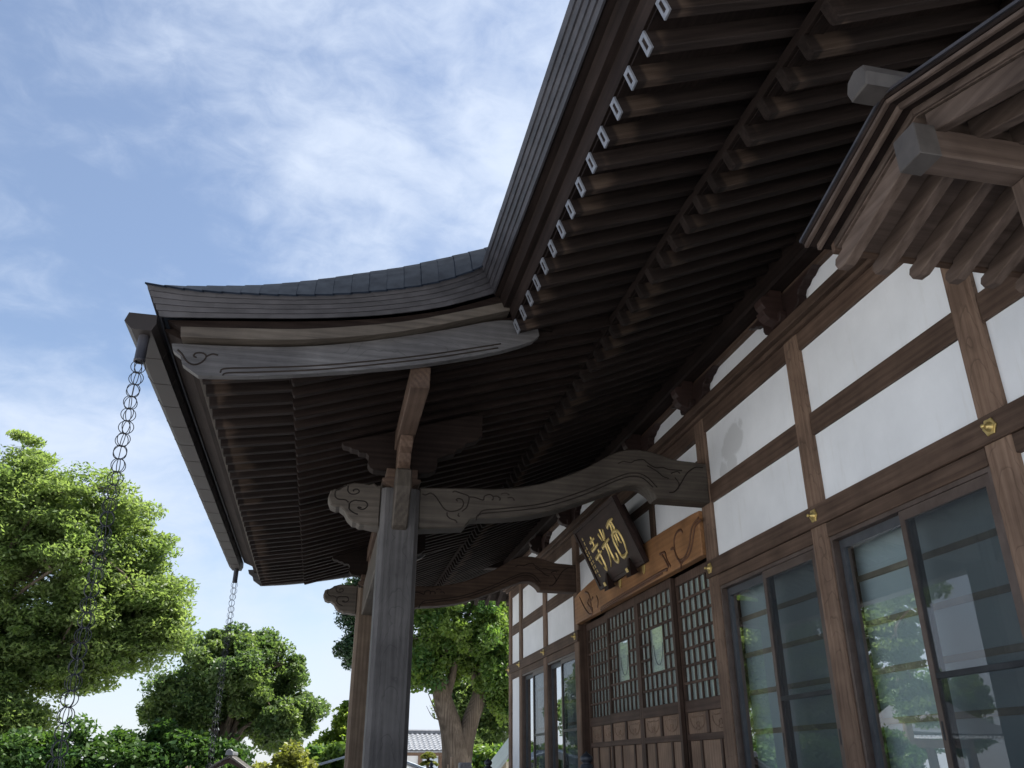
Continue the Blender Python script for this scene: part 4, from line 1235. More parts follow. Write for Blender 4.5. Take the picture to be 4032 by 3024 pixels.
# ------------------------------------------------------------------ small gabled roof close to the camera
HY, HZ, HS = 2.11, 3.955, 0.335
hood = thing('roofed_notice_board', 'small gabled wooden roof of a notice board, seen from below at the upper right', 'notice board', (-0.78, HY, 0.0))
X0, X1 = -1.53, -0.03
def htop(d):
    return HZ - HS * d
def hslope(x0, x1, o_lo, o_hi, d_end, sgn, name, mat, bev=0.003, d0=0.0):
    P = [(HY + sgn * d0, htop(d0) + o_lo), (HY + sgn * d_end, htop(d_end) + o_lo), (HY + sgn * d_end, htop(d_end) + o_hi), (HY + sgn * d0, htop(d0) + o_hi)]
    return obj(name, prism(P, 'x', x0, x1, bev), mat, hood)
for sgn in (1, -1):
    hslope(X0, X1, -0.012, 0.0, 0.675, sgn, 'roof_sheet', COPPER(), 0)
    hslope(X0 + 0.006, X1 - 0.006, -0.030, -0.0125, 0.665, sgn, 'roof_board', wood('eave', 'y'))
    for (xo, lo, de) in ((0.012, -0.047, 0.662), (0.062, -0.068, 0.645), (0.118, -0.088, 0.610)):
        hslope(X0 + xo, X0 + xo + 0.020, lo, -0.0305, de, sgn, 'verge_strip', wood('hood', 'y'))
        hslope(X1 - xo - 0.020, X1 - xo, lo, -0.0305, de, sgn, 'verge_strip', wood('hood', 'y'))
    hslope(X0 + 0.0325, X1 - 0.0325, -0.044, -0.0305, 0.655, sgn, 'roof_board', wood('eave', 'y'))
    hslope(X0 + 0.0805, X1 - 0.0805, -0.060, -0.0445, 0.645, sgn, 'roof_board', wood('eave', 'y'))
    hslope(X0 + 0.13, X1 - 0.13, -0.094, -0.0605, 0.60, sgn, 'roof_sheathing', wood('hood', 'x'), 0)
    hslope(X0 + 0.115, X1 - 0.115, -0.106, -0.0605, 0.622, sgn, 'eave_batten', wood('beam', 'x'), 0.003, d0=0.60)
    for k in range(8):
        x = -1.362 + 0.183 * k
        P = [(HY + sgn * 0.03, htop(0.03) - 0.185), (HY + sgn * 0.40, htop(0.40) - 0.185), (HY + sgn * 0.590, htop(0.590) - 0.185), (HY + sgn * 0.640, htop(0.640) - 0.165), (HY + sgn * 0.655, htop(0.655) - 0.130), (HY + sgn * 0.645, htop(0.645) - 0.108), (HY + sgn * 0.59, htop(0.59) - 0.108), (HY + sgn * 0.585, htop(0.585) - 0.0945), (HY + sgn * 0.03, htop(0.03) - 0.0945)]
        obj('rafter', prism(P, 'x', x - 0.027, x + 0.027, 0.004), wood('hood', 'y'), hood)
pu = obj('ridge_purlin', box(-1.470, -0.09, HY - 0.055, HY + 0.055, 3.635, 3.765, 0.006), wood('hood', 'x'), hood)
obj('purlin_cap', box(-1.478, -1.385, HY - 0.061, HY + 0.061, 3.629, 3.771, 0.003), surf('grey_cap', (0.042, 0.036, 0.033), (0.066, 0.058, 0.053), 12, 0.65, 0.0, 0.05), pu)
rg = obj('ridge_cover', prism([(HY - 0.050, 3.935), (HY + 0.050, 3.935), (HY + 0.066, 3.985), (HY + 0.050, 4.03), (HY, 4.05), (HY - 0.050, 4.03), (HY - 0.066, 3.985)], 'x', -1.63, 0.07, 0.006), surf('grey_cap', None, None), hood)
for x in (-0.955, -0.55):
    obj('board_post', box(x - 0.05, x + 0.05, HY - 0.05, HY + 0.05, 0.0, 3.634, 0.006), wood('hood', 'z'), hood)
obj('notice_panel', box(-0.904, -0.601, HY - 0.02, HY + 0.02, 1.0, 2.2, 0.004), wood('hood', 'x'), hood)

# ------------------------------------------------------------------ railing newels with onion finials
def newel(x, y, top, r, label):
    t = thing('newel_post', label, 'railing post', (x, y, 0.0), 'dark newel posts of the veranda railing')
    s = r / 0.055
    prof = [(0.0, 0.0), (0.006, -0.006), (0.012, -0.016), (0.030, -0.030), (0.050, -0.045), (0.055, -0.062), (0.048, -0.082), (0.034, -0.092), (0.034, -0.104), (0.046, -0.108), (0.052, -0.114), (0.052, -0.126), (0.058, -0.130), (0.062, -0.140)]
    obj('finial', lathe([(a * s, b * s) for (a, b) in prof], 22, (x, y, top)), surf('newel_bronze', (0.030, 0.034, 0.042), (0.065, 0.072, 0.085), 14, 0.42, 0.5, 0.06), t)
    obj('post_shaft', lathe([(0.062 * s, top - 0.140 * s), (0.062 * s, 0.94)], 22, (x, y, 0.0)), surf('newel_bronze', None, None), t)
    return t
newel(-1.178, 7.50, 1.732, 0.055, 'dark onion topped newel post in front of the lattice doors')
newel(-1.262, 11.60, 1.716, 0.053, 'dark onion topped newel post left of the far windows')
newel(-1.275, 17.40, 1.706, 0.047, 'small dark onion topped newel post below the clipped pine')
rl = thing('veranda_railing', 'dark timber railing along the veranda edge', 'railing', (-1.22, 4.5, 0.0))
for (a, b) in ((2.0, 7.43), (11.67, 17.33)):
    for z in (1.12, 1.30, 1.46):
        obj('handrail', box(-1.245, -1.195, a, b, z, z + 0.05, 0.006), wood('beam', 'y'), rl)
    for k in range(5):
        y = a + 0.1 + (b - a - 0.2) * k / 4
        obj('baluster', box(-1.24, -1.20, y - 0.02, y + 0.02, 0.94, 1.46, 0.003), wood('beam', 'z'), rl)

# ------------------------------------------------------------------ far house with a tiled roof
hs = thing('tiled_house', 'low white house with a grey pantile roof behind the thick tree trunk', 'house', (1.6, 44.0, 0.0))
obj('wall', box(-0.4, 3.4, 43.0, 47.0, 0.0, 2.3, 0.01), plaster(), hs)
tile_mat = surf('grey_tile', (0.20, 0.205, 0.22), (0.40, 0.41, 0.43), 9, 0.35, 0.0, 0.1)
V, F = [], []
ey, ez, ry, rz = 42.0, 2.29, 44.6, 3.12
n_rows, pitch = 9, 0.235
cols = int(4.5 / pitch)
for r in range(n_rows):
    f0_, f1_ = r / n_rows, (r + 1) / n_rows
    for c in range(cols):
        xc = -0.8 + c * pitch
        base = len(V)
        for (f, lift) in ((f0_, 0.045), (f1_ + 0.02, 0.010)):
            for k in range(7):
                a = -1 + 2 * k / 6
                V.append((xc + a * pitch / 2, ey + (ry - ey) * f, ez + (rz - ez) * f + lift + 0.06 * math.cos(a * math.pi / 2) ** 2))
        for k in range(6):
            F.append((base + k, base + k + 1, base + 8 + k, base + 7 + k))
        F.append(tuple(base + k for k in range(7))[::-1])
obj('roof_tiles', to_mesh('tiles', V, F), tile_mat, hs, kind='stuff')
obj('roof_deck', prism([(42.1, 2.24), (44.6, 3.06), (47.1, 2.24), (47.1, 2.30), (44.6, 3.12), (42.1, 2.30)], 'x', -0.9, 3.6), tile_mat, hs)
obj('ridge_tiles', box(-0.9, 3.62, 44.35, 44.85, 3.08, 3.30, 0.05), surf('dark_tile', (0.10, 0.105, 0.115), (0.19, 0.195, 0.21), 6, 0.4, 0, 0.2, (1, 1, 8)), hs)
for x in (-0.3, 0.6, 1.35, 2.3):
    obj('wall_post', box(x - 0.09, x + 0.09, 42.94, 42.999, 0.0, 2.25, 0.005), wood('post', 'z'), hs)
obj('eave_beam', box(-0.7, 3.5, 42.25, 42.40, 2.10, 2.24, 0.01), wood('post', 'x'), hs)
obj('shutter', box(1.48, 2.20, 42.93, 42.99, 0.2, 2.02, 0.01), surf('blue_shutter', (0.45, 0.53, 0.60), (0.55, 0.62, 0.68), 4, 0.5, 0, 0.03), hs)

# low sheds at the foot of the picture
sh = thing('blue_roofed_shed', 'low shed with a blue grey metal roof beside the near pillar', 'shed', (-2.0, 22.5, 0.0))
obj('wall', box(-3.4, -0.9, 21.9, 23.6, 0.0, 1.45, 0.01), plaster(), sh)
obj('roof', prism([(-3.6, 1.62), (-2.15, 2.02), (-0.72, 1.545), (-0.72, 1.50), (-2.15, 1.97), (-3.6, 1.57)], 'y', 21.7, 23.8, 0.004), surf('blue_metal', (0.10, 0.13, 0.17), (0.17, 0.21, 0.26), 5, 0.4, 0.3, 0.05), sh)
sh2 = thing('green_roofed_shed', 'small shed with a grey green sloping roof at the hall corner', 'shed', (2.6, 24.5, 0.0))
obj('wall', box(1.55, 3.8, 24.1, 25.6, 0.0, 1.75, 0.01), surf('tan_wall', (0.42, 0.36, 0.27), (0.50, 0.44, 0.34), 3, 0.8, 0, 0.05), sh2)
obj('roof', prism([(1.30, 1.58), (2.5, 3.0), (3.9, 2.4), (3.9, 2.34), (2.5, 2.92), (1.34, 1.53)], 'y', 23.9, 25.8, 0.004), surf('green_metal', (0.20, 0.24, 0.24), (0.30, 0.34, 0.34), 5, 0.45, 0.2, 0.05), sh2)
st = tag(obj('stone_marker', box(-0.65, -0.41, 17.9, 18.14, 0.0, 1.692, 0.02), STONE()), 'square dark stone marker standing in front of the thick trunk', 'stone marker')
for (x, y, h, lab) in ((-0.812, 18.0, 1.80, 'taller pale wooden stake left of the stone marker'), (-0.775, 18.05, 1.79, 'second pale wooden stake touching the taller stake'), (-0.872, 18.0, 1.66, 'short pale wooden stake left of the two taller stakes')):
    tag(obj('wooden_stake', prism([(x - 0.011, 0.0), (x + 0.011, 0.0), (x + 0.011, h - 0.01), (x, h), (x - 0.011, h - 0.01)], 'y', y - 0.01, y + 0.01), wood('stake', 'z')), lab, 'stake', 'pale wooden stakes')
for (x, y, h, lab) in ((-5.247, 14.0, 1.625, 'pale split stake at the left foot of the picture'), (-5.205, 14.02, 1.632, 'right hand pale stake of the pair below the round tree')):
    tag(obj('wooden_stake', prism([(x - 0.016, 0.0), (x + 0.016, 0.0), (x + 0.014, h), (x - 0.012, h - 0.02)], 'y', y - 0.012, y + 0.012), wood('stake', 'z')), lab, 'stake', 'pale wooden stakes')

# small tiled shrine roof below the round tree
qy = 17.0
sx, sz = -4.93, 1.80
sr = thing('small_shrine', 'small shrine with a dark tiled gable roof below the round tree', 'shrine', (sx, qy, 0.0))
dk = surf('dark_tile', None, None)
for sgn in (-1, 1):
    obj('gable_board', prism([(sx, sz - 0.045), (sx + sgn * 0.40, sz - 0.235), (sx + sgn * 0.40, sz - 0.295), (sx, sz - 0.12)], 'y', qy - 0.06, qy, 0.004), wood('board', 'x'), sr)
    for k in range(6):
        f = k / 6.0
        xa = sx + sgn * 0.42 * f; xb = sx + sgn * 0.42 * (f + 0.19)
        obj('roof_tile_row', prism([(xa, sz - 0.02 - 0.27 * f), (xb, sz - 0.035 - 0.27 * (f + 0.19)), (xb, sz + 0.012 - 0.27 * (f + 0.19)), (xa, sz + 0.012 - 0.27 * f)], 'y', qy - 0.10, qy + 1.2, 0.006), surf('shrine_tile', (0.045, 0.040, 0.036), (0.09, 0.08, 0.07), 8, 0.5, 0, 0.1), sr)
obj('ridge_end_tile', prism([(sx - 0.07, sz), (sx + 0.07, sz), (sx + 0.055, sz + 0.07), (sx + 0.02, sz + 0.10), (sx - 0.02, sz + 0.10), (sx - 0.055, sz + 0.07)], 'y', qy - 0.14, qy - 0.04, 0.008), dk, sr)
obj('ridge', box(sx - 0.045, sx + 0.045, qy - 0.04, qy + 1.2, sz, sz + 0.07, 0.02), dk, sr)
obj('wall', box(sx - 0.35, sx + 0.35, qy + 0.1, qy + 1.1, 0.0, sz - 0.25, 0.01), wood('beam', 'z'), sr)

# bell tower across the court (it shows mirrored in the windows)
bt = thing('bell_tower', 'bell tower with a wide curved roof across the court, mirrored in the glass', 'tower', (-27.5, 42.3, 0.0))
rf = [(0.0, 5.0), (0.5, 4.65), (1.2, 4.1), (2.2, 3.55), (3.2, 3.2), (3.9, 3.05)]
def ring_roof(scale_z, z_off, half_w, prof, mat, name):
    V, F = [], []
    for (d, z) in prof:
        h_ = d
        up = 0.16 * (d / 3.9) ** 3
        for (a, b, c_) in ((-1, -1, 1), (0, -1, 0), (1, -1, 1), (1, 0, 0), (1, 1, 1), (0, 1, 0), (-1, 1, 1), (-1, 0, 0)):
            V.append((-27.5 + a * h_, 42.3 + b * (h_ * 0.6 + 1.7), z + z_off + up * c_))
    n = len(prof)
    for i in range(n - 1):
        for k in range(8):
            F.append((i * 8 + k, i * 8 + (k + 1) % 8, (i + 1) * 8 + (k + 1) % 8, (i + 1) * 8 + k))
    F.append(tuple(range((n - 1) * 8, n * 8)))
    return obj(name, to_mesh(name, V, F), mat, bt)
ring_roof(1, 0.0, 1, rf, surf('tower_roof', (0.055, 0.058, 0.062), (0.095, 0.098, 0.10), 6, 0.5, 0, 0.1), 'tower_roof')
for (a, b) in ((-1.6, -1.6), (1.6, -1.6), (1.6, 1.6), (-1.6, 1.6)):
    obj('tower_post', box(-27.5 + a - 0.15, -27.5 + a + 0.15, 42.3 + b - 0.15, 42.3 + b + 0.15, 0.0, 3.04, 0.01), wood('post', 'z'), bt)
obj('tower_base', box(-30.0, -25.0, 39.8, 44.8, 0.0, 1.2, 0.03), STONE(), bt)
for k in range(30):
    x = -31.1 + 7.2 * k / 29
    obj('eave_rafter', box(x - 0.05, x + 0.05, 38.45, 40.1, 2.92, 3.02, 0.005), plaster(), bt)
obj('lintel', box(-29.3, -25.7, 40.6, 40.8, 2.5, 2.9, 0.01), wood('post', 'x'), bt)

# ------------------------------------------------------------------ trees
def leaf_mesh(name, clusters, per, size, seed, up=0.35, aspect=0.5, tint_top=0.0):
    """clusters: array of (x, y, z, rx, ry, rz, tint)."""
    rg_ = np.random.default_rng(seed)
    C = np.repeat(np.array(clusters, float), per, axis=0)
    n = len(C)
    d = rg_.normal(size=(n, 3)); d /= np.linalg.norm(d, axis=1)[:, None]
    r = rg_.random(n) ** 0.5
    P = C[:, :3] + d * C[:, 3:6] * r[:, None]
    nrm = rg_.normal(size=(n, 3)); nrm[:, 2] = np.abs(nrm[:, 2]) + up; nrm /= np.linalg.norm(nrm, axis=1)[:, None]
    a = rg_.normal(size=(n, 3)); a -= nrm * (a * nrm).sum(1)[:, None]; a /= np.linalg.norm(a, axis=1)[:, None]
    b = np.cross(nrm, a)
    s = size * (0.65 + 0.7 * rg_.random(n))[:, None]
    V = np.empty((n, 4, 3), np.float32)
    V[:, 0] = P - a * s; V[:, 1] = P + b * s * aspect - nrm * s * 0.10; V[:, 2] = P + a * s; V[:, 3] = P - b * s * aspect - nrm * s * 0.10
    me = bpy.data.meshes.new(name)
    me.vertices.add(n * 4); me.vertices.foreach_set('co', V.reshape(-1))
    me.loops.add(n * 4); me.loops.foreach_set('vertex_index', np.arange(n * 4, dtype=np.int32))
    me.polygons.add(n)
    me.polygons.foreach_set('loop_start', np.arange(0, n * 4, 4, dtype=np.int32))
    me.polygons.foreach_set('loop_total', np.full(n, 4, np.int32))
    me.update(calc_edges=True)
    t = np.clip(C[:, 6] + rg_.normal(size=n) * 0.16, 0, 1).astype(np.float32)
    at = me.attributes.new('tint', 'FLOAT', 'POINT'); at.data.foreach_set('value', np.repeat(t, 4))
    return me

def crown_clusters(blobs, seed, cr_=(0.42, 0.42, 0.26), shell=0.45, tint=(0.35, 0.25)):
    rg_ = np.random.default_rng(seed)
    out = []
    for (x, y, z, rx, ry, rz, n) in blobs:
        d = rg_.normal(size=(n, 3)); d /= np.linalg.norm(d, axis=1)[:, None]
        r = shell + (1 - shell) * rg_.random(n) ** 0.6
        r *= 0.86 + 0.14 * np.sin(3.1 * d[:, 0] + 2.3 * d[:, 2] + seed) * np.cos(2.7 * d[:, 1] + seed)
        for k in range(n):
            k_ = rg_.uniform(0.5, 1.45)
            out.append((x + d[k, 0] * r[k] * rx, y + d[k, 1] * r[k] * ry, z + d[k, 2] * r[k] * rz, cr_[0] * k_, cr_[1] * k_, cr_[2] * k_, np.clip(rg_.normal(tint[0], tint[1]), 0, 1)))
    return out

def limbs(root_pts, clusters, seed, n_main=9, n_twig=40, r0=0.12):
    """Tapered limbs from the top of the trunk into the crown, twigs off the limbs."""
    rd = random.Random(seed)
    top = Vector(root_pts[-1])
    paths, rads = [], []
    cl = [Vector(c[:3]) for c in clusters]
    main = rd.sample(cl, min(n_main, len(cl)))
    nodes = []
    for m in main:
        mid = top.lerp(m, 0.5) + Vector((rd.uniform(-0.2, 0.2), rd.uniform(-0.2, 0.2), rd.uniform(0.0, 0.35))) * (m - top).length * 0.4
        P = [Vector(p) for p in cr([tuple(top), tuple(top.lerp(mid, 0.55)), tuple(mid), tuple(m)], 4)]
        paths.append(P); rads.append([r0 * (1 - 0.85 * i / (len(P) - 1)) for i in range(len(P))])
        nodes += P[3:]
    for k in range(n_twig):
        c = rd.choice(cl)
        s = min(nodes, key=lambda q: (q - c).length + rd.uniform(0, 0.4))
        mid = s.lerp(c, 0.5) + Vector((rd.uniform(-1, 1), rd.uniform(-1, 1), rd.uniform(-0.4, 1))) * 0.12 * (c - s).length
        paths.append([s, mid, c]); rads.append([r0 * 0.28, r0 * 0.18, r0 * 0.06])
    return paths, rads

def tree(name, label, base, trunk, blobs, leaf, per, mat, seed, group=None, cr_=(0.42, 0.42, 0.26), r0=0.12, n_main=9, n_twig=40, cat='tree', up=0.35, shell=0.45, tint=(0.35, 0.25), extra=None, aspect=0.5, root=None):
    t = thing(name, label, cat, base, group)
    cl = crown_clusters(blobs, seed, cr_, shell, tint)
    tp = [p[:3] for p in trunk]; tr = [p[3] for p in trunk]
    P = cr(tp, 4); R = [float(x) for x in np.interp(np.linspace(0, 1, len(P)), np.linspace(0, 1, len(tr)), tr)]
    obj('trunk', tubes([P], [R], 12), wood('bark', 'z'), t)
    paths, rads = limbs(root or tp, cl, seed, n_main, n_twig, r0)
    if extra:
        for (pts, ra, rb) in extra:
            Q = cr(pts, 5); paths.append(Q); rads.append([ra + (rb - ra) * i / (len(Q) - 1) for i in range(len(Q))])
    obj('limbs', tubes(paths, rads, 6), wood('bark', 'z'), t)
    obj('crown', leaf_mesh('crown', cl, per, leaf, seed + 100, up, aspect), mat, t)
    return t

ZELK = leaf_mat('zelkova_leaf', (0.108, 0.162, 0.055), (0.205, 0.262, 0.100), 0.60)
OAK = leaf_mat('evergreen_leaf', (0.070, 0.120, 0.046), (0.168, 0.222, 0.076), 0.54, 0.4)
CAMPH = leaf_mat('camphor_leaf', (0.050, 0.115, 0.030), (0.180, 0.255, 0.060), 0.52, 0.4)
CONIF = leaf_mat('conifer_leaf', (0.024, 0.055, 0.028), (0.060, 0.105, 0.045), 0.25, 0.3)
LIME = leaf_mat('young_leaf', (0.120, 0.195, 0.030), (0.250, 0.320, 0.070), 0.58, 0.35)
HEDGE = leaf_mat('hedge_leaf', (0.028, 0.070, 0.020), (0.080, 0.140, 0.032), 0.40, 0.3)
YELL = leaf_mat('yellow_leaf', (0.110, 0.130, 0.025), (0.230, 0.240, 0.060), 0.45, 0.35)

tree('zelkova_tree', 'tall spreading zelkova with layered bright green sprays at the left edge', (-16.0, 30.3, 0.0),
     [(-16.0, 30.3, 0.0, 0.55), (-15.9, 30.3, 2.0, 0.42), (-15.7, 30.2, 4.0, 0.34)],
     [(-14.0, 30.0, 9.1, 2.2, 3.0, 3.2, 170), (-11.7, 30.0, 8.5, 3.0, 3.0, 2.5, 180), (-10.3, 30.0, 6.7, 2.3, 2.6, 2.0, 110), (-12.6, 30.2, 5.6, 3.2, 2.6, 1.5, 110), (-13.6, 29.4, 3.9, 2.3, 2.2, 1.7, 90), (-11.5, 29.6, 4.4, 1.5, 1.5, 0.8, 50), (-8.8, 30.0, 5.8, 1.1, 1.4, 1.0, 40), (-9.9, 29.8, 5.0, 1.5, 1.3, 0.8, 44), (-13.4, 28.8, 2.6, 2.6, 1.5, 1.6, 150)],
     0.080, 320, ZELK, 3, cr_=(0.74, 0.74, 0.30), r0=0.17, n_main=20, n_twig=160, up=0.55, shell=0.2, tint=(0.45, 0.24), aspect=0.42,
     extra=[([(-15.7, 30.2, 3.8), (-15.2, 30.0, 4.7), (-14.2, 30.0, 5.05), (-12.7, 30.0, 5.1), (-10.9, 30.0, 5.8), (-9.4, 30.0, 6.85)], 0.19, 0.04),
            ([(-15.4, 30.0, 4.5), (-14.4, 30.0, 6.1), (-13.0, 30.0, 7.3), (-11.5, 30.0, 8.6)], 0.12, 0.03),
            ([(-14.2, 30.0, 5.05), (-13.1, 29.8, 4.4), (-11.8, 29.8, 4.0)], 0.09, 0.03)])
tree('round_evergreen', 'dense rounded dark green tree beside the zelkova', (-6.1, 26.0, 0.0),
     [(-6.1, 26.0, 0.0, 0.26), (-6.0, 26.0, 1.2, 0.20), (-5.9, 26.0, 2.0, 0.17)],
     [(-5.7, 26.0, 3.95, 1.95, 1.8, 1.40, 120), (-4.5, 26.0, 3.0, 1.20, 1.4, 1.0, 60), (-7.0, 26.0, 3.1, 1.2, 1.3, 0.9, 45)],
     0.062, 520, OAK, 8, cr_=(0.40, 0.40, 0.30), r0=0.11, n_main=12, n_twig=60, shell=0.5, tint=(0.38, 0.22))
tree('bright_young_tree', 'bright yellow green young tree left of the far pillar', (-2.6, 30.0, 0.0),
     [(-2.6, 30.0, 0.0, 0.10), (-2.6, 30.0, 1.0, 0.08), (-2.6, 30.0, 1.6, 0.06)],
     [(-2.60, 30.0, 2.25, 0.80, 0.7, 0.80, 46), (-2.50, 30.0, 3.05, 0.28, 0.3, 0.40, 12), (-3.2, 29.6, 1.6, 0.8, 0.6, 0.75, 34)],
     0.085, 220, LIME, 12, cr_=(0.26, 0.26, 0.22), r0=0.05, n_main=6, n_twig=16, tint=(0.5, 0.22))
tree('tall_conifer', 'dense dark conifer rising behind the porch pillars', (-1.9, 31.0, 0.0),
     [(-1.9, 31.0, 0.0, 0.30), (-1.9, 31.0, 3.0, 0.24), (-1.9, 31.0, 5.0, 0.2)],
     [(-1.85, 31.0, 6.9, 1.30, 1.3, 1.5, 110), (-1.95, 31.0, 5.4, 1.1, 1.1, 0.7, 50)],
     0.060, 330, CONIF, 15, cr_=(0.34, 0.34, 0.34), r0=0.1, n_main=10, n_twig=30, shell=0.55)
tree('camphor_tree', 'thick trunked forked camphor tree between the porch pillar and the hall', (0.22, 24.0, 0.0),
     [(0.24, 24.0, 0.0, 0.56), (0.22, 24.0, 1.0, 0.42), (0.20, 24.0, 1.8, 0.385), (0.06, 24.0, 2.5, 0.31), (-0.18, 24.0, 3.2, 0.255), (-0.42, 24.0, 4.0, 0.20), (-0.55, 24.0, 5.2, 0.10)],
     [(0.25, 24.0, 5.6, 2.0, 1.8, 1.7, 150), (1.20, 23.8, 4.2, 0.80, 0.9, 0.80, 44), (-0.75, 23.8, 4.15, 0.45, 0.8, 0.60, 22), (0.25, 24.5, 4.3, 0.8, 0.6, 0.5, 20), (1.55, 23.8, 3.3, 0.40, 0.5, 0.45, 16)],
     0.058, 420, CAMPH, 21, cr_=(0.30, 0.30, 0.30), r0=0.09, n_main=10, n_twig=70, tint=(0.50, 0.30), root=[(0.0, 24.0, 4.6)], up=0.15,
     extra=[([(0.30, 24.0, 1.5), (0.40, 24.0, 2.2), (0.58, 24.0, 2.8), (0.82, 24.0, 3.5), (1.0, 24.0, 4.6)], 0.30, 0.16),
            ([(-0.18, 24.0, 3.2), (0.05, 24.0, 4.0), (0.1, 24.0, 4.8)], 0.15, 0.06),
            ([(0.82, 24.0, 3.4), (0.62, 24.0, 4.0), (0.55, 24.0, 4.8)], 0.13, 0.05),
            ([(-0.10, 23.9, 2.45), (-0.30, 23.9, 2.75), (-0.45, 23.9, 3.05), (-0.62, 23.9, 3.4)], 0.035, 0.010),
            ([(-0.30, 23.9, 2.75), (-0.50, 23.9, 2.85), (-0.66, 23.9, 3.1)], 0.015, 0.005)])
tree('backdrop_tree', 'large mid green tree behind the hall corner', (3.6, 33.0, 0.0),
     [(3.6, 33.0, 0.0, 0.25), (3.6, 33.0, 1.4, 0.2), (3.6, 33.0, 2.4, 0.15)],
     [(3.2, 33.0, 3.9, 2.1, 1.6, 2.0, 110), (2.3, 32.0, 1.9, 1.0, 0.9, 0.9, 44), (1.9, 33.0, 3.6, 1.1, 1.0, 1.3, 50)],
     0.085, 230, OAK, 27, cr_=(0.42, 0.42, 0.34), tint=(0.5, 0.25))
tree('backdrop_shrub', 'leafy mid green shrub in front of the backdrop tree', (2.1, 29.0, 0.0),
     [(2.1, 29.0, 0.0, 0.08), (2.1, 29.0, 0.6, 0.06), (2.1, 29.0, 1.0, 0.05)],
     [(2.0, 29.0, 1.75, 0.80, 0.7, 0.75, 36), (1.1, 28.6, 1.35, 0.4, 0.4, 0.45, 12)],
     0.085, 200, CAMPH, 31, cr_=(0.26, 0.26, 0.22), cat='shrub', r0=0.04, n_main=6, n_twig=14, tint=(0.6, 0.22))
tree('far_tree', 'small bright tree beyond the ridge of the tiled house', (0.6, 58.0, 0.0),
     [(0.6, 58.0, 0.0, 0.12), (0.6, 58.0, 1.5, 0.1), (0.6, 58.0, 2.5, 0.08)],
     [(0.7, 58.0, 4.1, 1.2, 1.2, 1.2, 50)], 0.13, 120, LIME, 34, cr_=(0.42, 0.42, 0.3), r0=0.07, n_main=6, n_twig=12)
tree('yellow_shrub', 'yellowish sunlit shrub right of the small shrine roof', (-4.0, 21.5, 0.0),
     [(-4.0, 21.5, 0.0, 0.06), (-4.0, 21.5, 0.5, 0.05), (-4.0, 21.5, 0.8, 0.04)],
     [(-3.95, 21.5, 1.55, 0.42, 0.5, 0.45, 24), (-4.5, 21.7, 1.4, 0.4, 0.4, 0.4, 16)],
     0.065, 170, YELL, 37, cr_=(0.2, 0.2, 0.16), cat='shrub', r0=0.03, n_main=5, n_twig=12, tint=(0.5, 0.22))
tree('dark_shrub', 'dark glossy shrub between the yellow shrub and the far pillar', (-3.0, 25.0, 0.0),
     [(-3.0, 25.0, 0.0, 0.06), (-3.0, 25.0, 0.6, 0.05), (-3.0, 25.0, 1.0, 0.04)],
     [(-3.15, 25.0, 1.60, 0.7, 0.6, 0.75, 44), (-2.6, 25.4, 1.5, 0.5, 0.5, 0.6, 22)],
     0.085, 190, CAMPH, 41, cr_=(0.24, 0.24, 0.2), cat='shrub', r0=0.03, n_main=5, n_twig=12, tint=(0.35, 0.25))
hd = thing('hedge', 'long dark green hedge along the foot of the left trees', 'hedge', (-10.0, 24.0, 0.0))
hcl = crown_clusters([(-13.0 + 0.8 * k, 24.0 + 0.3 * math.sin(k), 1.55 + 0.12 * math.sin(k * 1.9), 0.75, 0.9, 1.1, 34) for k in range(10)], 44, (0.34, 0.34, 0.22), 0.5, (0.42, 0.22))
obj('foliage', leaf_mesh('foliage', hcl, 190, 0.075, 45), HEDGE, hd)
obj('stems', tubes([[(-13.0 + 0.8 * k, 24.0, 0.0), (-13.0 + 0.8 * k, 24.05, 0.7), (-12.9 + 0.8 * k, 24.0, 1.4)] for k in range(10)], 0.035, 6), wood('bark', 'z'), hd)

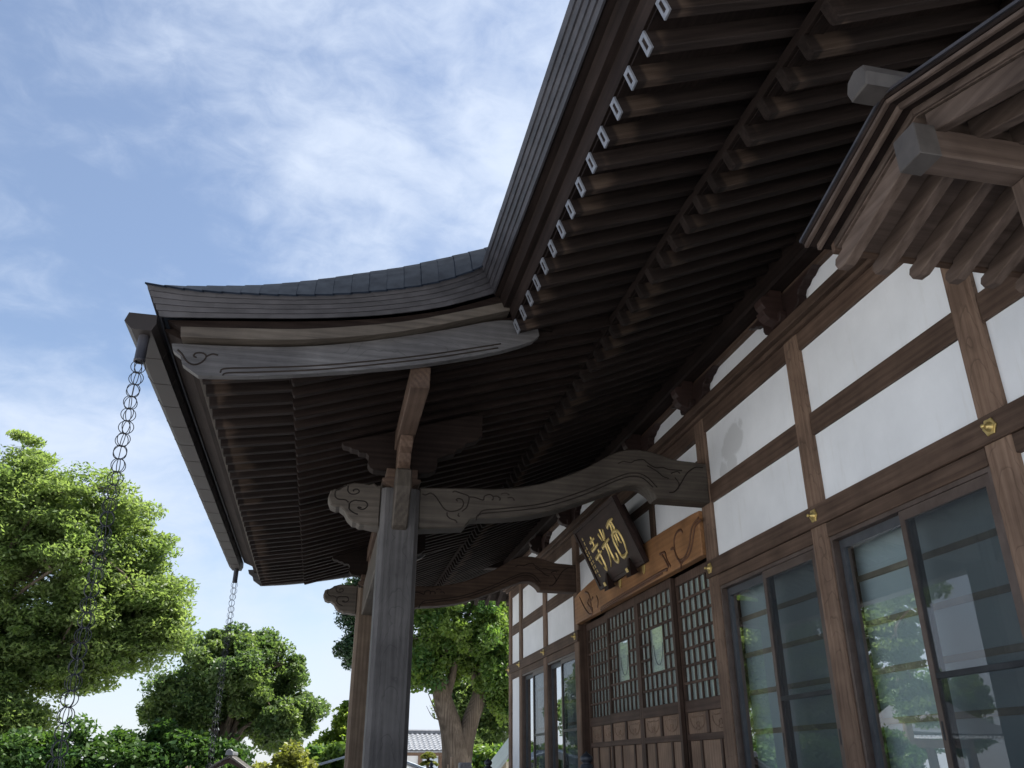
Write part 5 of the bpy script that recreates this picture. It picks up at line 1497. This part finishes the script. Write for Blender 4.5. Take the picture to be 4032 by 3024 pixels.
# clipped cloud pine in front of the house
tpz = thing('clipped_pine', 'clipped pine with rounded yellow green pads in front of the house', 'tree', (-0.30, 26.0, 0.0))
obj('trunk', tubes([cr([(-0.34, 26.0, 0.0), (-0.26, 26.0, 0.6), (-0.33, 26.0, 1.2), (-0.30, 26.0, 1.85)], 5)], 0.04, 8), wood('bark', 'z'), tpz)
def pad(cx, cy, cz, rx, rz, seed):
    rg_ = np.random.default_rng(seed)
    cl = []
    for k in range(70):
        a = rg_.uniform(0, 2 * math.pi); r = math.sqrt(rg_.random())
        cl.append((cx + rx * r * math.cos(a), cy + rx * r * math.sin(a), cz + rz * math.sqrt(max(0, 1 - r * r)), 0.05, 0.05, 0.04, rg_.uniform(0.2, 0.8)))
    return leaf_mesh('pad', cl, 90, 0.028, seed + 1, 0.8, 0.3)
obj('pad', pad(-0.30, 26.0, 1.83, 0.19, 0.15, 50), YELL, tpz)
obj('pad', pad(-0.28, 26.0, 1.66, 0.24, 0.09, 52), YELL, tpz)
obj('pad', pad(-0.30, 26.0, 1.40, 0.30, 0.10, 54), YELL, tpz)

# trees across the court, left of the frame: they show mirrored in the window panes
tree('court_tree', 'tall open crowned tree across the court, mirrored in the window panes', (-23.0, 37.5, 0.0),
     [(-23.0, 37.5, 0.0, 0.3), (-22.6, 36.5, 3.0, 0.24), (-22.0, 35.5, 6.0, 0.18)],
     [(-20.0, 31.5, 10.4, 3.4, 3.4, 1.9, 60), (-18.4, 29.6, 7.7, 1.5, 2.2, 0.45, 16), (-20.8, 34.6, 7.2, 2.2, 2.2, 2.6, 80), (-21.5, 34.0, 4.2, 1.6, 1.6, 1.2, 30)], 0.11, 160, OAK, 61, cr_=(0.6, 0.6, 0.26), shell=0.2)
SPOTS = ['leftmost', 'second from the left', 'third from the left', 'middle', 'third from the right', 'second from the right', 'rightmost']
for k in range(7):
    x = -40 + 2.6 * k; y = 54 - 0.5 * k + 1.4 * math.sin(k)
    tree('court_backdrop_tree', 'leafy tree behind the bell tower across the court, %s of the row' % SPOTS[k], (x, y, 0.0),
         [(x, y, 0.0, 0.25), (x, y, 1.5, 0.2), (x, y, 2.6, 0.15)],
         [(x, y, 4.9 + 0.7 * math.sin(k * 2.1), 2.4, 2.0, 3.0, 60)], 0.19, 90, CAMPH, 70 + k, group='trees behind the bell tower', cr_=(0.7, 0.7, 0.5), n_main=6, n_twig=12)
